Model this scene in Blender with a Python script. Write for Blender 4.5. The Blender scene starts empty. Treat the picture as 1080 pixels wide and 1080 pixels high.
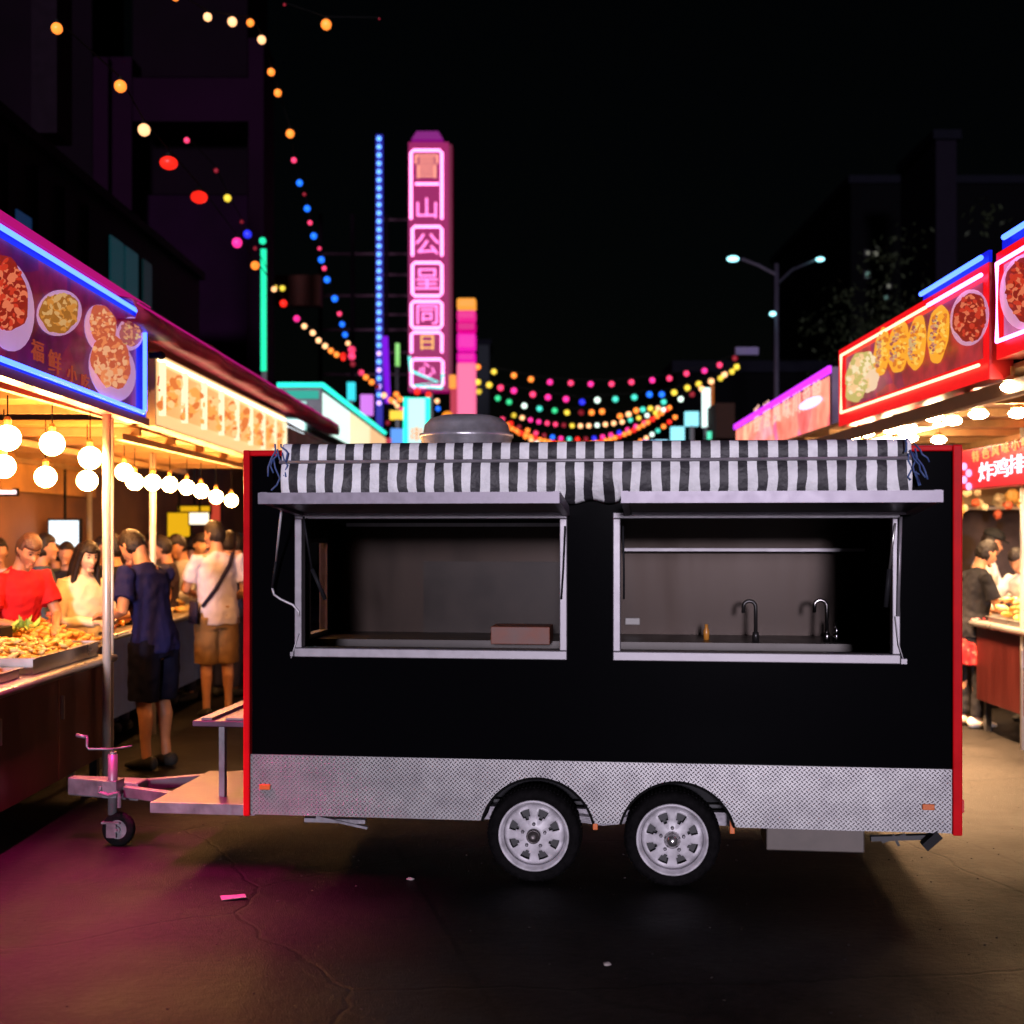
import bpy, bmesh, math, random
from mathutils import Vector, Matrix, noise, Euler
random.seed(7)
R = math.radians
S = bpy.context.scene
COL = S.collection
# ------------------------------------------------------------------ camera
F = 1300.0; HC = 1.73; HY = 560.0; CX = 540.0
cd = bpy.data.cameras.new('camera'); cam = bpy.data.objects.new('camera', cd); COL.objects.link(cam)
cam.location = (0, 0, HC); cam.rotation_euler = (R(90), 0, 0)
cd.sensor_width = 36; cd.lens = 36 * F / 1080.0; cd.shift_y = (HY - 540) / 1080.0
cd.clip_end = 500; cd.clip_start = 0.05
cd.dof.use_dof = True; cd.dof.focus_distance = 6.1; cd.dof.aperture_fstop = 1.7
S.camera = cam
# ------------------------------------------------------------------ world and town glow from behind the camera
w = bpy.data.worlds.new('World'); S.world = w; w.use_nodes = True
wn = w.node_tree; bg = wn.nodes['Background']
sky = wn.nodes.new('ShaderNodeTexSky'); sky.sky_type = 'NISHITA'; sky.sun_disc = False
SUN_EL = 6.0
sky.sun_elevation = R(SUN_EL); sky.sun_rotation = R(183)
wn.links.new(sky.outputs[0], bg.inputs[0]); bg.inputs[1].default_value = 0.00035
sd = bpy.data.lights.new('sun', 'SUN'); sd.energy = 2.7; sd.angle = R(5); sd.color = (0.93, 0.84, 1.0)
so = bpy.data.objects.new('sun', sd); COL.objects.link(so); so.rotation_euler = (R(90 - SUN_EL), 0, R(-3)); so.location = (0, -5, 10)
S.view_settings.view_transform = 'Standard'; S.view_settings.look = 'None'; S.view_settings.gamma = 1; S.view_settings.exposure = 0
S.render.engine = 'CYCLES'
S.cycles.use_denoising = True
S.cycles.max_bounces = 6; S.cycles.diffuse_bounces = 3; S.cycles.glossy_bounces = 3
S.cycles.sample_clamp_indirect = 4

# ------------------------------------------------------------------ helpers
def P(px, py, d): return Vector(((px - CX) / F * d, d, HC - (py - HY) / F * d))
def tag(o, label=None, cat=None, group=None, kind=None):
    if label: o['label'] = label
    if cat: o['category'] = cat
    if group: o['group'] = group
    if kind: o['kind'] = kind
    return o
def thing(name, label, cat, loc=(0, 0, 0), rz=0, group=None):
    o = bpy.data.objects.new(name, None); COL.objects.link(o); o.empty_display_size = 0.1
    o.location = loc; o.rotation_euler = (0, 0, rz)
    return tag(o, label, cat, group)

MATS = {}
def mat(name, col=(.5, .5, .5), rough=.5, metal=0., var=.15, vscale=8., bump=0., bscale=40., emit=None, es=1., sample=True, spec=None, coat=0.):
    if name in MATS: return MATS[name]
    m = bpy.data.materials.new(name); m.use_nodes = True; nt = m.node_tree; b = nt.nodes['Principled BSDF']
    b.inputs['Base Color'].default_value = (*col, 1); b.inputs['Roughness'].default_value = rough; b.inputs['Metallic'].default_value = metal
    if spec is None and metal == 0 and max(col) < .012: spec = .02
    if spec is None and metal == 0 and (max(col) < .06 or name.startswith('cloth')): spec = .08
    if spec is not None: b.inputs['Specular IOR Level'].default_value = spec
    b.inputs['Coat Weight'].default_value = coat
    if var > 0:
        tc = nt.nodes.new('ShaderNodeTexCoord'); n = nt.nodes.new('ShaderNodeTexNoise'); n.inputs['Scale'].default_value = vscale; n.inputs['Detail'].default_value = 5
        nt.links.new(tc.outputs['Object'], n.inputs['Vector'])
        r = nt.nodes.new('ShaderNodeValToRGB'); r.color_ramp.elements[0].position = .3; r.color_ramp.elements[1].position = .7
        r.color_ramp.elements[0].color = (*[c * (1 - var) for c in col], 1); r.color_ramp.elements[1].color = (*[min(1, c * (1 + var)) for c in col], 1)
        nt.links.new(n.outputs['Fac'], r.inputs[0]); nt.links.new(r.outputs[0], b.inputs['Base Color'])
        mr = nt.nodes.new('ShaderNodeMapRange'); mr.inputs['To Min'].default_value = max(0.02, rough - .1); mr.inputs['To Max'].default_value = min(1, rough + .1)
        nt.links.new(n.outputs['Fac'], mr.inputs['Value']); nt.links.new(mr.outputs[0], b.inputs['Roughness'])
    if bump > 0:
        tc = nt.nodes.new('ShaderNodeTexCoord'); n = nt.nodes.new('ShaderNodeTexNoise'); n.inputs['Scale'].default_value = bscale; n.inputs['Detail'].default_value = 4
        nt.links.new(tc.outputs['Object'], n.inputs['Vector'])
        bp = nt.nodes.new('ShaderNodeBump'); bp.inputs['Strength'].default_value = bump; bp.inputs['Distance'].default_value = .02
        nt.links.new(n.outputs['Fac'], bp.inputs['Height']); nt.links.new(bp.outputs[0], b.inputs['Normal'])
    if emit is not None:
        b.inputs['Emission Color'].default_value = (*emit, 1); b.inputs['Emission Strength'].default_value = es
        if not sample: m.cycles.emission_sampling = 'NONE'
    MATS[name] = m; return m

def foodmat(name, cols, scale=30., es=.8, lit=True):
    """printed or real food: voronoi lumps of a few colours"""
    if name in MATS: return MATS[name]
    m = bpy.data.materials.new(name); m.use_nodes = True; nt = m.node_tree; b = nt.nodes['Principled BSDF']
    tc = nt.nodes.new('ShaderNodeTexCoord'); n = nt.nodes.new('ShaderNodeTexNoise'); n.inputs['Scale'].default_value = scale * .4; n.inputs['Detail'].default_value = 3
    mx = nt.nodes.new('ShaderNodeVectorMath'); mx.operation = 'MULTIPLY_ADD'; mx.inputs[1].default_value = (.12,) * 3
    nt.links.new(tc.outputs['Object'], n.inputs['Vector']); nt.links.new(n.outputs['Color'], mx.inputs[0]); nt.links.new(tc.outputs['Object'], mx.inputs[2])
    v = nt.nodes.new('ShaderNodeTexVoronoi'); v.inputs['Scale'].default_value = scale; nt.links.new(mx.outputs[0], v.inputs['Vector'])
    sep = nt.nodes.new('ShaderNodeSeparateColor'); nt.links.new(v.outputs['Color'], sep.inputs[0])
    r = nt.nodes.new('ShaderNodeValToRGB'); e = r.color_ramp.elements
    e[0].color = (*cols[0], 1); e[0].position = 0; e[1].color = (*cols[-1], 1); e[1].position = 1
    for i, c in enumerate(cols[1:-1]):
        k = e.new((i + 1) / (len(cols) - 1)); k.color = (*c, 1)
    nt.links.new(sep.outputs[0], r.inputs[0])
    v2 = nt.nodes.new('ShaderNodeTexNoise'); v2.inputs['Scale'].default_value = scale * 2.2; v2.inputs['Detail'].default_value = 4; nt.links.new(tc.outputs['Object'], v2.inputs['Vector'])
    mr = nt.nodes.new('ShaderNodeMapRange'); mr.inputs['From Min'].default_value = .3; mr.inputs['From Max'].default_value = .7; mr.inputs['To Min'].default_value = .45; mr.inputs['To Max'].default_value = 1.25
    nt.links.new(v2.outputs['Fac'], mr.inputs['Value'])
    vm = nt.nodes.new('ShaderNodeVectorMath'); vm.operation = 'SCALE'; nt.links.new(r.outputs[0], vm.inputs[0]); nt.links.new(mr.outputs[0], vm.inputs['Scale'])
    if not lit: nt.links.new(vm.outputs[0], b.inputs['Base Color'])
    else: b.inputs['Base Color'].default_value = (.02, .02, .02, 1)
    if lit:
        nt.links.new(vm.outputs[0], b.inputs['Emission Color']); b.inputs['Emission Strength'].default_value = es
        b.inputs['Roughness'].default_value = .4
    else:
        b.inputs['Roughness'].default_value = .35
    MATS[name] = m; return m

def glow(name, col=(1, 1, 1), es=1.): return mat(name, tuple(c * .04 for c in col), .4, 0, 0, emit=col, es=es)

class MB:
    def __init__(s): s.bm = bmesh.new(); s.mi = 0
    def face(s, vs):
        f = s.bm.faces.new(vs); f.material_index = s.mi; return f
    def box(s, c, size, rot=None):
        c = Vector(c); h = Vector(size) * .5; M = rot.to_matrix() if isinstance(rot, Euler) else rot
        v = []
        for x in (-1, 1):
            for y in (-1, 1):
                for z in (-1, 1):
                    p = Vector((x * h.x, y * h.y, z * h.z))
                    if M is not None: p = M @ p
                    v.append(s.bm.verts.new(c + p))
        for q in ((0, 1, 3, 2), (4, 6, 7, 5), (0, 4, 5, 1), (2, 3, 7, 6), (0, 2, 6, 4), (1, 5, 7, 3)): s.face([v[i] for i in q])
        return s
    def b2(s, a, b):
        a = Vector(a); b = Vector(b); return s.box((a + b) / 2, [abs(x) for x in (b - a)])
    def bar(s, a, b, w, h, up=(0, 0, 1)):
        a = Vector(a); b = Vector(b); d = b - a; L = d.length; d.normalize(); u = Vector(up)
        if abs(d.dot(u)) > .98: u = Vector((0, 1, 0))
        x = d.cross(u).normalized(); z = x.cross(d)
        return s.box((a + b) / 2, (w, L, h), Matrix((x, d, z)).transposed())
    def tube(s, pts, r, n=8, closed=False):
        pts = [Vector(p) for p in pts]; rings = []; N = len(pts); ref = None
        for i, p in enumerate(pts):
            if closed: t = pts[(i + 1) % N] - pts[i - 1]
            else: t = pts[min(i + 1, N - 1)] - pts[max(i - 1, 0)]
            if t.length < 1e-9: t = Vector((0, 0, 1))
            t.normalize()
            if ref is None: ref = Vector((0, 0, 1)) if abs(t.z) < .9 else Vector((1, 0, 0))
            x = t.cross(ref).normalized(); y = x.cross(t).normalized(); ref = y
            rr = r[i] if isinstance(r, (list, tuple)) else r
            rings.append([s.bm.verts.new(p + (x * math.cos(2 * math.pi * k / n) + y * math.sin(2 * math.pi * k / n)) * rr) for k in range(n)])
        for i in range(N if closed else N - 1):
            a, b = rings[i], rings[(i + 1) % N]
            for k in range(n): s.face([a[k], a[(k + 1) % n], b[(k + 1) % n], b[k]])
        if not closed: s.face(rings[0][::-1]); s.face(rings[-1])
        return s
    def lathe(s, prof, c, axis='Z', n=32, cap=True):
        c = Vector(c); rings = []
        for (r, h) in prof:
            ring = []
            for k in range(n):
                a = 2 * math.pi * k / n; x, y = r * math.cos(a), r * math.sin(a)
                p = {'Z': Vector((x, y, h)), 'Y': Vector((x, h, y)), 'X': Vector((h, x, y))}[axis]
                ring.append(s.bm.verts.new(c + p))
            rings.append(ring)
        for a, b in zip(rings, rings[1:]):
            for k in range(n): s.face([a[k], a[(k + 1) % n], b[(k + 1) % n], b[k]])
        if cap: s.face(rings[0][::-1]); s.face(rings[-1])
        return s
    def ball(s, c, r, seg=16, rings=10, jit=0, rot=None):
        c = Vector(c); rr = Vector((r, r, r)) if not hasattr(r, '__len__') else Vector(r); sd = random.random() * 50
        vs = []
        for i in range(1, rings):
            t = math.pi * i / rings; row = []
            for k in range(seg):
                a = 2 * math.pi * k / seg; p = Vector((math.sin(t) * math.cos(a), math.sin(t) * math.sin(a), math.cos(t)))
                if jit: p = p * (1 + jit * noise.noise(p * 1.7 + Vector((sd, 0, 0))))
                p = Vector((p.x * rr.x, p.y * rr.y, p.z * rr.z))
                if rot is not None: p = rot @ p
                row.append(s.bm.verts.new(c + p))
            vs.append(row)
        tp = Vector((0, 0, rr.z)); bt = -tp
        if rot is not None: tp = rot @ tp; bt = rot @ bt
        T = s.bm.verts.new(c + tp); B = s.bm.verts.new(c + bt)
        for k in range(seg): s.face([T, vs[0][k], vs[0][(k + 1) % seg]]); s.face([B, vs[-1][(k + 1) % seg], vs[-1][k]])
        for a, b in zip(vs, vs[1:]):
            for k in range(seg): s.face([a[k], b[k], b[(k + 1) % seg], a[(k + 1) % seg]])
        return s
    def prism(s, pts, off):
        """polygon pts extruded by off"""
        pts = [Vector(p) for p in pts]; off = Vector(off)
        a = [s.bm.verts.new(p) for p in pts]; b = [s.bm.verts.new(p + off) for p in pts]; n = len(pts)
        s.face(a); s.face(b[::-1])
        for i in range(n): s.face([a[i], b[i], b[(i + 1) % n], a[(i + 1) % n]])
        return s
    def loft(s, pts, rad, xdir=(1, 0, 0), n=14, cap='round'):
        pts = [Vector(p) for p in pts]; rad = [r if hasattr(r, '__len__') else (r, r) for r in rad]
        if cap == 'round':
            d0 = (pts[0] - pts[1]).normalized(); d1 = (pts[-1] - pts[-2]).normalized(); m0 = min(rad[0]); m1 = min(rad[-1])
            a0 = [(pts[0] + d0 * m0 * k, (rad[0][0] * q, rad[0][1] * q)) for k, q in ((.95, .25), (.75, .66), (.4, .92))]
            a1 = [(pts[-1] + d1 * m1 * k, (rad[-1][0] * q, rad[-1][1] * q)) for k, q in ((.4, .92), (.75, .66), (.95, .25))]
            pts = [a[0] for a in a0] + pts + [a[0] for a in a1]; rad = [a[1] for a in a0] + rad + [a[1] for a in a1]
        rings = []; N = len(pts)
        for i, p in enumerate(pts):
            t = (pts[min(i + 1, N - 1)] - pts[max(i - 1, 0)]).normalized(); x = Vector(xdir); x = (x - t * x.dot(t))
            if x.length < 1e-4: x = Vector((0, 1, 0)); x = x - t * x.dot(t)
            x.normalize(); y = t.cross(x)
            rings.append([s.bm.verts.new(p + x * rad[i][0] * math.cos(2 * math.pi * k / n) + y * rad[i][1] * math.sin(2 * math.pi * k / n)) for k in range(n)])
        for a, b in zip(rings, rings[1:]):
            for k in range(n): s.face([a[k], a[(k + 1) % n], b[(k + 1) % n], b[k]])
        s.face(rings[0][::-1]); s.face(rings[-1]); return s
    def mesh(s, name, mats, smooth=False, norm=True):
        if norm: bmesh.ops.recalc_face_normals(s.bm, faces=s.bm.faces)
        me = bpy.data.meshes.new(name); s.bm.to_mesh(me); s.bm.free()
        for m in (mats if isinstance(mats, (list, tuple)) else [mats]): me.materials.append(m)
        if smooth: me.polygons.foreach_set('use_smooth', [True] * len(me.polygons))
        return me
    def build(s, name, mats, parent=None, smooth=False, bevel=0, world=True, norm=True):
        """world coords in; parents that are unrotated get the offset removed"""
        if parent is not None and world:
            o = Vector((0, 0, 0)); q = parent
            while q is not None: o += q.location; q = q.parent
            bmesh.ops.translate(s.bm, verts=s.bm.verts, vec=-o)
        me = s.mesh(name, mats, smooth, norm)
        ob = bpy.data.objects.new(name, me); COL.objects.link(ob); ob.parent = parent
        if bevel:
            b = ob.modifiers.new('bevel', 'BEVEL'); b.width = bevel; b.segments = 2; b.limit_method = 'ANGLE'; b.harden_normals = False
        if smooth == 'auto':
            pass
        return ob
def solo(mb, name, mats, base, label, cat, group=None, kind=None, **k):
    """a thing that is one mesh, its origin at base"""
    bmesh.ops.translate(mb.bm, verts=mb.bm.verts, vec=-Vector(base))
    o = mb.build(name, mats, None, **k); o.location = base
    return tag(o, label, cat, group, kind)

def text_mesh(body, size=1.0, extrude=.01):
    c = bpy.data.curves.new('t', 'FONT'); c.body = body; c.size = size; c.extrude = extrude; c.align_x = 'CENTER'; c.align_y = 'CENTER'; c.resolution_u = 3
    o = bpy.data.objects.new('t', c); COL.objects.link(o); dg = bpy.context.evaluated_depsgraph_get(); dg.update()
    me = bpy.data.meshes.new_from_object(o.evaluated_get(dg)); bpy.data.objects.remove(o); bpy.data.curves.remove(c); return me
def text_into(mb, body, size, M, extrude=.01, squeeze=1.):
    me = text_mesh(body, size, extrude)
    vs = [mb.bm.verts.new(M @ Vector((v.co.x * squeeze, v.co.y, v.co.z))) for v in me.vertices]
    for p in me.polygons:
        try: mb.face([vs[i] for i in p.vertices])
        except ValueError: pass
    bpy.data.meshes.remove(me)

# ------------------------------------------------------------------ materials
def ground_mat():
    m = bpy.data.materials.new('concrete_ground'); m.use_nodes = True; nt = m.node_tree; b = nt.nodes['Principled BSDF']; L = nt.links.new
    b.inputs['Specular IOR Level'].default_value = .10
    tc = nt.nodes.new('ShaderNodeTexCoord')
    n1 = nt.nodes.new('ShaderNodeTexNoise'); n1.inputs['Scale'].default_value = .7; n1.inputs['Detail'].default_value = 8; n1.inputs['Roughness'].default_value = .62
    n2 = nt.nodes.new('ShaderNodeTexNoise'); n2.inputs['Scale'].default_value = 26; n2.inputs['Detail'].default_value = 6
    n3 = nt.nodes.new('ShaderNodeTexNoise'); n3.inputs['Scale'].default_value = 140; n3.inputs['Detail'].default_value = 3
    for n in (n1, n2, n3): L(tc.outputs['Object'], n.inputs['Vector'])
    r = nt.nodes.new('ShaderNodeValToRGB'); r.color_ramp.elements[0].position = .34; r.color_ramp.elements[1].position = .68
    r.color_ramp.elements[0].color = (.0020, .0018, .0016, 1); r.color_ramp.elements[1].color = (.0125, .011, .0098, 1); L(n1.outputs['Fac'], r.inputs[0])
    mr = nt.nodes.new('ShaderNodeMapRange'); mr.inputs['From Min'].default_value = .3; mr.inputs['From Max'].default_value = .7; mr.inputs['To Min'].default_value = .55; mr.inputs['To Max'].default_value = 1.45; L(n2.outputs['Fac'], mr.inputs['Value'])
    vm = nt.nodes.new('ShaderNodeVectorMath'); vm.operation = 'SCALE'; L(r.outputs[0], vm.inputs[0]); L(mr.outputs[0], vm.inputs['Scale'])
    # cracks and slab joints
    nd = nt.nodes.new('ShaderNodeTexNoise'); nd.inputs['Scale'].default_value = 2.2; nd.inputs['Detail'].default_value = 5; L(tc.outputs['Object'], nd.inputs['Vector'])
    ma = nt.nodes.new('ShaderNodeVectorMath'); ma.operation = 'MULTIPLY_ADD'; ma.inputs[1].default_value = (.22,) * 3; L(nd.outputs['Color'], ma.inputs[0]); L(tc.outputs['Object'], ma.inputs[2])
    v = nt.nodes.new('ShaderNodeTexVoronoi'); v.feature = 'DISTANCE_TO_EDGE'; v.inputs['Scale'].default_value = .42; L(ma.outputs[0], v.inputs['Vector'])
    cr = nt.nodes.new('ShaderNodeMapRange'); cr.inputs['From Min'].default_value = .0; cr.inputs['From Max'].default_value = .006; cr.inputs['To Min'].default_value = .35; cr.inputs['To Max'].default_value = 1; L(v.outputs['Distance'], cr.inputs['Value'])
    br = nt.nodes.new('ShaderNodeTexBrick'); br.offset = 0; br.inputs['Scale'].default_value = 1; br.inputs['Brick Width'].default_value = 3.1; br.inputs['Row Height'].default_value = 3.6; br.inputs['Mortar Size'].default_value = .012
    br.inputs['Color1'].default_value = (1, 1, 1, 1); br.inputs['Color2'].default_value = (.88, .88, .88, 1); br.inputs['Mortar'].default_value = (.25, .25, .25, 1)
    mp = nt.nodes.new('ShaderNodeMapping'); mp.inputs['Rotation'].default_value = (0, 0, R(-14)); mp.inputs['Location'].default_value = (1.1, .3, 0); L(tc.outputs['Object'], mp.inputs['Vector']); L(mp.outputs[0], br.inputs['Vector'])
    s1 = nt.nodes.new('ShaderNodeVectorMath'); s1.operation = 'SCALE'; L(vm.outputs[0], s1.inputs[0]); L(cr.outputs[0], s1.inputs['Scale'])
    s2 = nt.nodes.new('ShaderNodeVectorMath'); s2.operation = 'MULTIPLY'; L(s1.outputs[0], s2.inputs[0]); L(br.outputs['Color'], s2.inputs[1])
    L(s2.outputs[0], b.inputs['Base Color'])
    rr = nt.nodes.new('ShaderNodeMapRange'); rr.inputs['From Min'].default_value = .35; rr.inputs['From Max'].default_value = .65; rr.inputs['To Min'].default_value = .42; rr.inputs['To Max'].default_value = .75; L(n1.outputs['Fac'], rr.inputs['Value']); L(rr.outputs[0], b.inputs['Roughness'])
    ad = nt.nodes.new('ShaderNodeMath'); ad.operation = 'ADD'; L(n2.outputs['Fac'], ad.inputs[0]); L(n3.outputs['Fac'], ad.inputs[1])
    ad2 = nt.nodes.new('ShaderNodeMath'); ad2.operation = 'ADD'; L(ad.outputs[0], ad2.inputs[0]); L(cr.outputs[0], ad2.inputs[1])
    bp = nt.nodes.new('ShaderNodeBump'); bp.inputs['Strength'].default_value = .5; bp.inputs['Distance'].default_value = .012; L(ad2.outputs[0], bp.inputs['Height']); L(bp.outputs[0], b.inputs['Normal'])
    return m
def diamond_mat():
    m = bpy.data.materials.new('tread_plate'); m.use_nodes = True; nt = m.node_tree; b = nt.nodes['Principled BSDF']; L = nt.links.new
    def M(op, a, c=None):
        n = nt.nodes.new('ShaderNodeMath'); n.operation = op
        for i, q in enumerate((a, c)):
            if q is None: continue
            if isinstance(q, (int, float)): n.inputs[i].default_value = q
            else: L(q, n.inputs[i])
        return n.outputs[0]
    tc = nt.nodes.new('ShaderNodeTexCoord'); sp = nt.nodes.new('ShaderNodeSeparateXYZ'); L(tc.outputs['Object'], sp.inputs[0])
    k = 44.0
    u = M('MULTIPLY', M('ADD', sp.outputs['X'], sp.outputs['Z']), k); v = M('MULTIPLY', M('SUBTRACT', sp.outputs['X'], sp.outputs['Z']), k)
    fu = M('SUBTRACT', M('FRACT', u), .5); fv = M('SUBTRACT', M('FRACT', v), .5)
    par = M('MODULO', M('ABSOLUTE', M('ADD', M('FLOOR', u), M('FLOOR', v))), 2.0)
    e1 = M('ADD', M('POWER', M('MULTIPLY', fu, 2.1), 2.0), M('POWER', M('MULTIPLY', fv, 6.0), 2.0))
    e2 = M('ADD', M('POWER', M('MULTIPLY', fu, 6.0), 2.0), M('POWER', M('MULTIPLY', fv, 2.1), 2.0))
    mx = nt.nodes.new('ShaderNodeMix'); L(par, mx.inputs[0]); L(e1, mx.inputs[2]); L(e2, mx.inputs[3])
    h = M('SUBTRACT', 1.0, M('MINIMUM', mx.outputs[0], 1.0))
    n = nt.nodes.new('ShaderNodeTexNoise'); n.inputs['Scale'].default_value = 9; n.inputs['Detail'].default_value = 6; L(tc.outputs['Object'], n.inputs['Vector'])
    r = nt.nodes.new('ShaderNodeValToRGB'); r.color_ramp.elements[0].position = .3; r.color_ramp.elements[1].position = .7
    r.color_ramp.elements[0].color = (.27, .26, .27, 1); r.color_ramp.elements[1].color = (.38, .37, .375, 1); L(n.outputs['Fac'], r.inputs[0]); L(r.outputs[0], b.inputs['Base Color'])
    bp = nt.nodes.new('ShaderNodeBump'); bp.inputs['Strength'].default_value = 1; bp.inputs['Distance'].default_value = .010; L(h, bp.inputs['Height']); L(bp.outputs[0], b.inputs['Normal'])
    b.inputs['Metallic'].default_value = .6; b.inputs['Roughness'].default_value = .30
    return m
def stripe_mat(light=True):
    m = bpy.data.materials.new('striped_canvas'); m.use_nodes = True; nt = m.node_tree; b = nt.nodes['Principled BSDF']; L = nt.links.new
    tc = nt.nodes.new('ShaderNodeTexCoord'); sp = nt.nodes.new('ShaderNodeSeparateXYZ'); L(tc.outputs['UV'], sp.inputs[0])
    n = nt.nodes.new('ShaderNodeMath'); n.operation = 'FRACT'; L(sp.outputs['X'], n.inputs[0])
    g = nt.nodes.new('ShaderNodeMath'); g.operation = 'GREATER_THAN'; g.inputs[1].default_value = .5; L(n.outputs[0], g.inputs[0])
    no = nt.nodes.new('ShaderNodeTexNoise'); no.inputs['Scale'].default_value = 14; no.inputs['Detail'].default_value = 6; L(tc.outputs['Object'], no.inputs['Vector'])
    r1 = nt.nodes.new('ShaderNodeValToRGB'); r1.color_ramp.elements[0].color = (.62, .62, .64, 1); r1.color_ramp.elements[1].color = (.82, .82, .84, 1)
    r2 = nt.nodes.new('ShaderNodeValToRGB'); r2.color_ramp.elements[0].color = (.014, .013, .016, 1); r2.color_ramp.elements[1].color = (.030, .028, .034, 1)
    for r in (r1, r2): r.color_ramp.elements[0].position = .3; r.color_ramp.elements[1].position = .65; L(no.outputs['Fac'], r.inputs[0])
    mx = nt.nodes.new('ShaderNodeMix'); mx.data_type = 'RGBA'; L(g.outputs[0], mx.inputs[0]); L(r1.outputs[0], mx.inputs[6]); L(r2.outputs[0], mx.inputs[7]); L(mx.outputs[2], b.inputs['Base Color'])
    b.inputs['Roughness'].default_value = .55
    n3 = nt.nodes.new('ShaderNodeTexNoise'); n3.inputs['Scale'].default_value = 30; n3.inputs['Detail'].default_value = 5; L(tc.outputs['Object'], n3.inputs['Vector'])
    bp = nt.nodes.new('ShaderNodeBump'); bp.inputs['Strength'].default_value = .35; bp.inputs['Distance'].default_value = .02; L(n3.outputs['Fac'], bp.inputs['Height']); L(bp.outputs[0], b.inputs['Normal'])
    return m
def brushed(name, col, rough, metal=1.0, stretch=(1, 1, 60)):
    m = bpy.data.materials.new(name); m.use_nodes = True; nt = m.node_tree; b = nt.nodes['Principled BSDF']; L = nt.links.new
    tc = nt.nodes.new('ShaderNodeTexCoord'); mp = nt.nodes.new('ShaderNodeMapping'); mp.inputs['Scale'].default_value = stretch; L(tc.outputs['Object'], mp.inputs[0])
    n = nt.nodes.new('ShaderNodeTexNoise'); n.inputs['Scale'].default_value = 3; n.inputs['Detail'].default_value = 8; L(mp.outputs[0], n.inputs['Vector'])
    mr = nt.nodes.new('ShaderNodeMapRange'); mr.inputs['To Min'].default_value = rough - .12; mr.inputs['To Max'].default_value = rough + .15; L(n.outputs['Fac'], mr.inputs['Value']); L(mr.outputs[0], b.inputs['Roughness'])
    r = nt.nodes.new('ShaderNodeValToRGB'); r.color_ramp.elements[0].position = .3; r.color_ramp.elements[1].position = .7
    r.color_ramp.elements[0].color = (*[c * .75 for c in col], 1); r.color_ramp.elements[1].color = (*[min(1, c * 1.15) for c in col], 1); L(n.outputs['Fac'], r.inputs[0]); L(r.outputs[0], b.inputs['Base Color'])
    b.inputs['Metallic'].default_value = metal
    if max(col) < .03: b.inputs['Specular IOR Level'].default_value = .15
    return m
alu = mat('aluminium', (.24, .225, .245), .42, .35, .12, 20)
galv = mat('galvanised_steel', (.15, .14, .155), .42, .5, .3, 12, .1, 30)
steel = mat('stainless', (.5, .48, .47), .3, .9, .12, 6)
darksteel = mat('chassis_black', (.02, .02, .022), .5, .3, .3, 20)
black = mat('gloss_black_panel', (.0015, .0015, .002), .14, 0, 0, 3, spec=.015)
red = mat('red_trim', (.50, .004, .008), .35, 0, .12, 10, spec=.04)
rubber = mat('tyre_rubber', (.0045, .004, .0045), .75, 0, .4, 40, .2, 80, spec=.04)
rimw = mat('wheel_white_paint', (.46, .44, .47), .4, 0, .35, 14)
wirem = mat('cable_black', (.01, .01, .01), .6, 0, 0)
sstop = brushed('brushed_counter_steel', (.5, .47, .45), .35, .8, (1, 20, 1))
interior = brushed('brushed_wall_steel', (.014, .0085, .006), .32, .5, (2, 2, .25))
duct = mat('dark_plastic', (.012, .012, .014), .5, 0, .2)
amber = mat('amber_lens', (.55, .12, .02), .3, 0, .1)

# ------------------------------------------------------------------ ground
g = MB(); bmesh.ops.create_grid(g.bm, x_segments=40, y_segments=40, size=150)
go = g.build('ground', ground_mat()); tag(go, kind='structure'); go['label'] = 'worn dark concrete street surface with cracks under the trailer'
go.location = (0, 60, 0)

# ================================================================== THE TRAILER
ANG = math.atan2(-.4, 3.423); OX, OY = -1.326, 6.2
UX = Vector((math.cos(ANG), math.sin(ANG), 0)); VY = Vector((-math.sin(ANG), math.cos(ANG), 0))
TL = math.hypot(3.423, .4)
def Lp(px, py, ly=0.):
    dr = Vector(((px - CX) / F, 1, -(py - HY) / F)); o = Vector((0, 0, HC)); base = Vector((OX, OY, 0)) + VY * ly
    t = (base - o).dot(VY) / dr.dot(VY); p = o + dr * t - Vector((OX, OY, 0))
    return Vector((p.dot(UX), ly, p.z))
T = thing('food_trailer', 'glossy black food trailer with red edge trim, striped rolled awning and two open serving hatches', 'food trailer', (OX, OY, 0), ANG)
def tb(mb, name, m, parent=None, **k): return mb.build(name, m, parent or T, world=False, **k)
ZT = 2.105; ZF = .34; DEP = 1.6
W1 = (Lp(316, 0).x, Lp(594, 0).x); W2 = (Lp(651, 0).x, Lp(944, 0).x); WZ = (1.135, 1.80)
zk = .61
# front panel in strips round the two hatch openings
f = MB(); th = .035
f.b2((0.02, 0, zk), (W1[0], th, ZT)); f.b2((W1[1], 0, zk), (W2[0], th, ZT)); f.b2((W2[1], 0, zk), (TL - .02, th, ZT))
for a, b in (W1, W2): f.b2((a, 0, zk), (b, th, WZ[0])); f.b2((a, 0, WZ[1]), (b, th, ZT))
tb(f, 'front_panel', black)
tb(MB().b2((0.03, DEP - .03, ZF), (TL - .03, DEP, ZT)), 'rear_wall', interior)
tb(MB().b2((TL - .03, th, ZF), (TL - .004, DEP, ZT)), 'end_wall', black)
lw = MB(); # left wall with a small window opening near the front
ya, yb, za, zb = .97, 1.33, 1.13, 1.66
lw.b2((.004, th, ZF), (.03, DEP, za)); lw.b2((.004, th, zb), (.03, DEP, ZT)); lw.b2((.004, th, za), (.03, ya, zb)); lw.b2((.004, yb, za), (.03, DEP, zb))
tb(lw, 'side_wall', mat('side_wall_grey', (.04, .034, .036), .5, .2, .15))
wf = MB()
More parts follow.
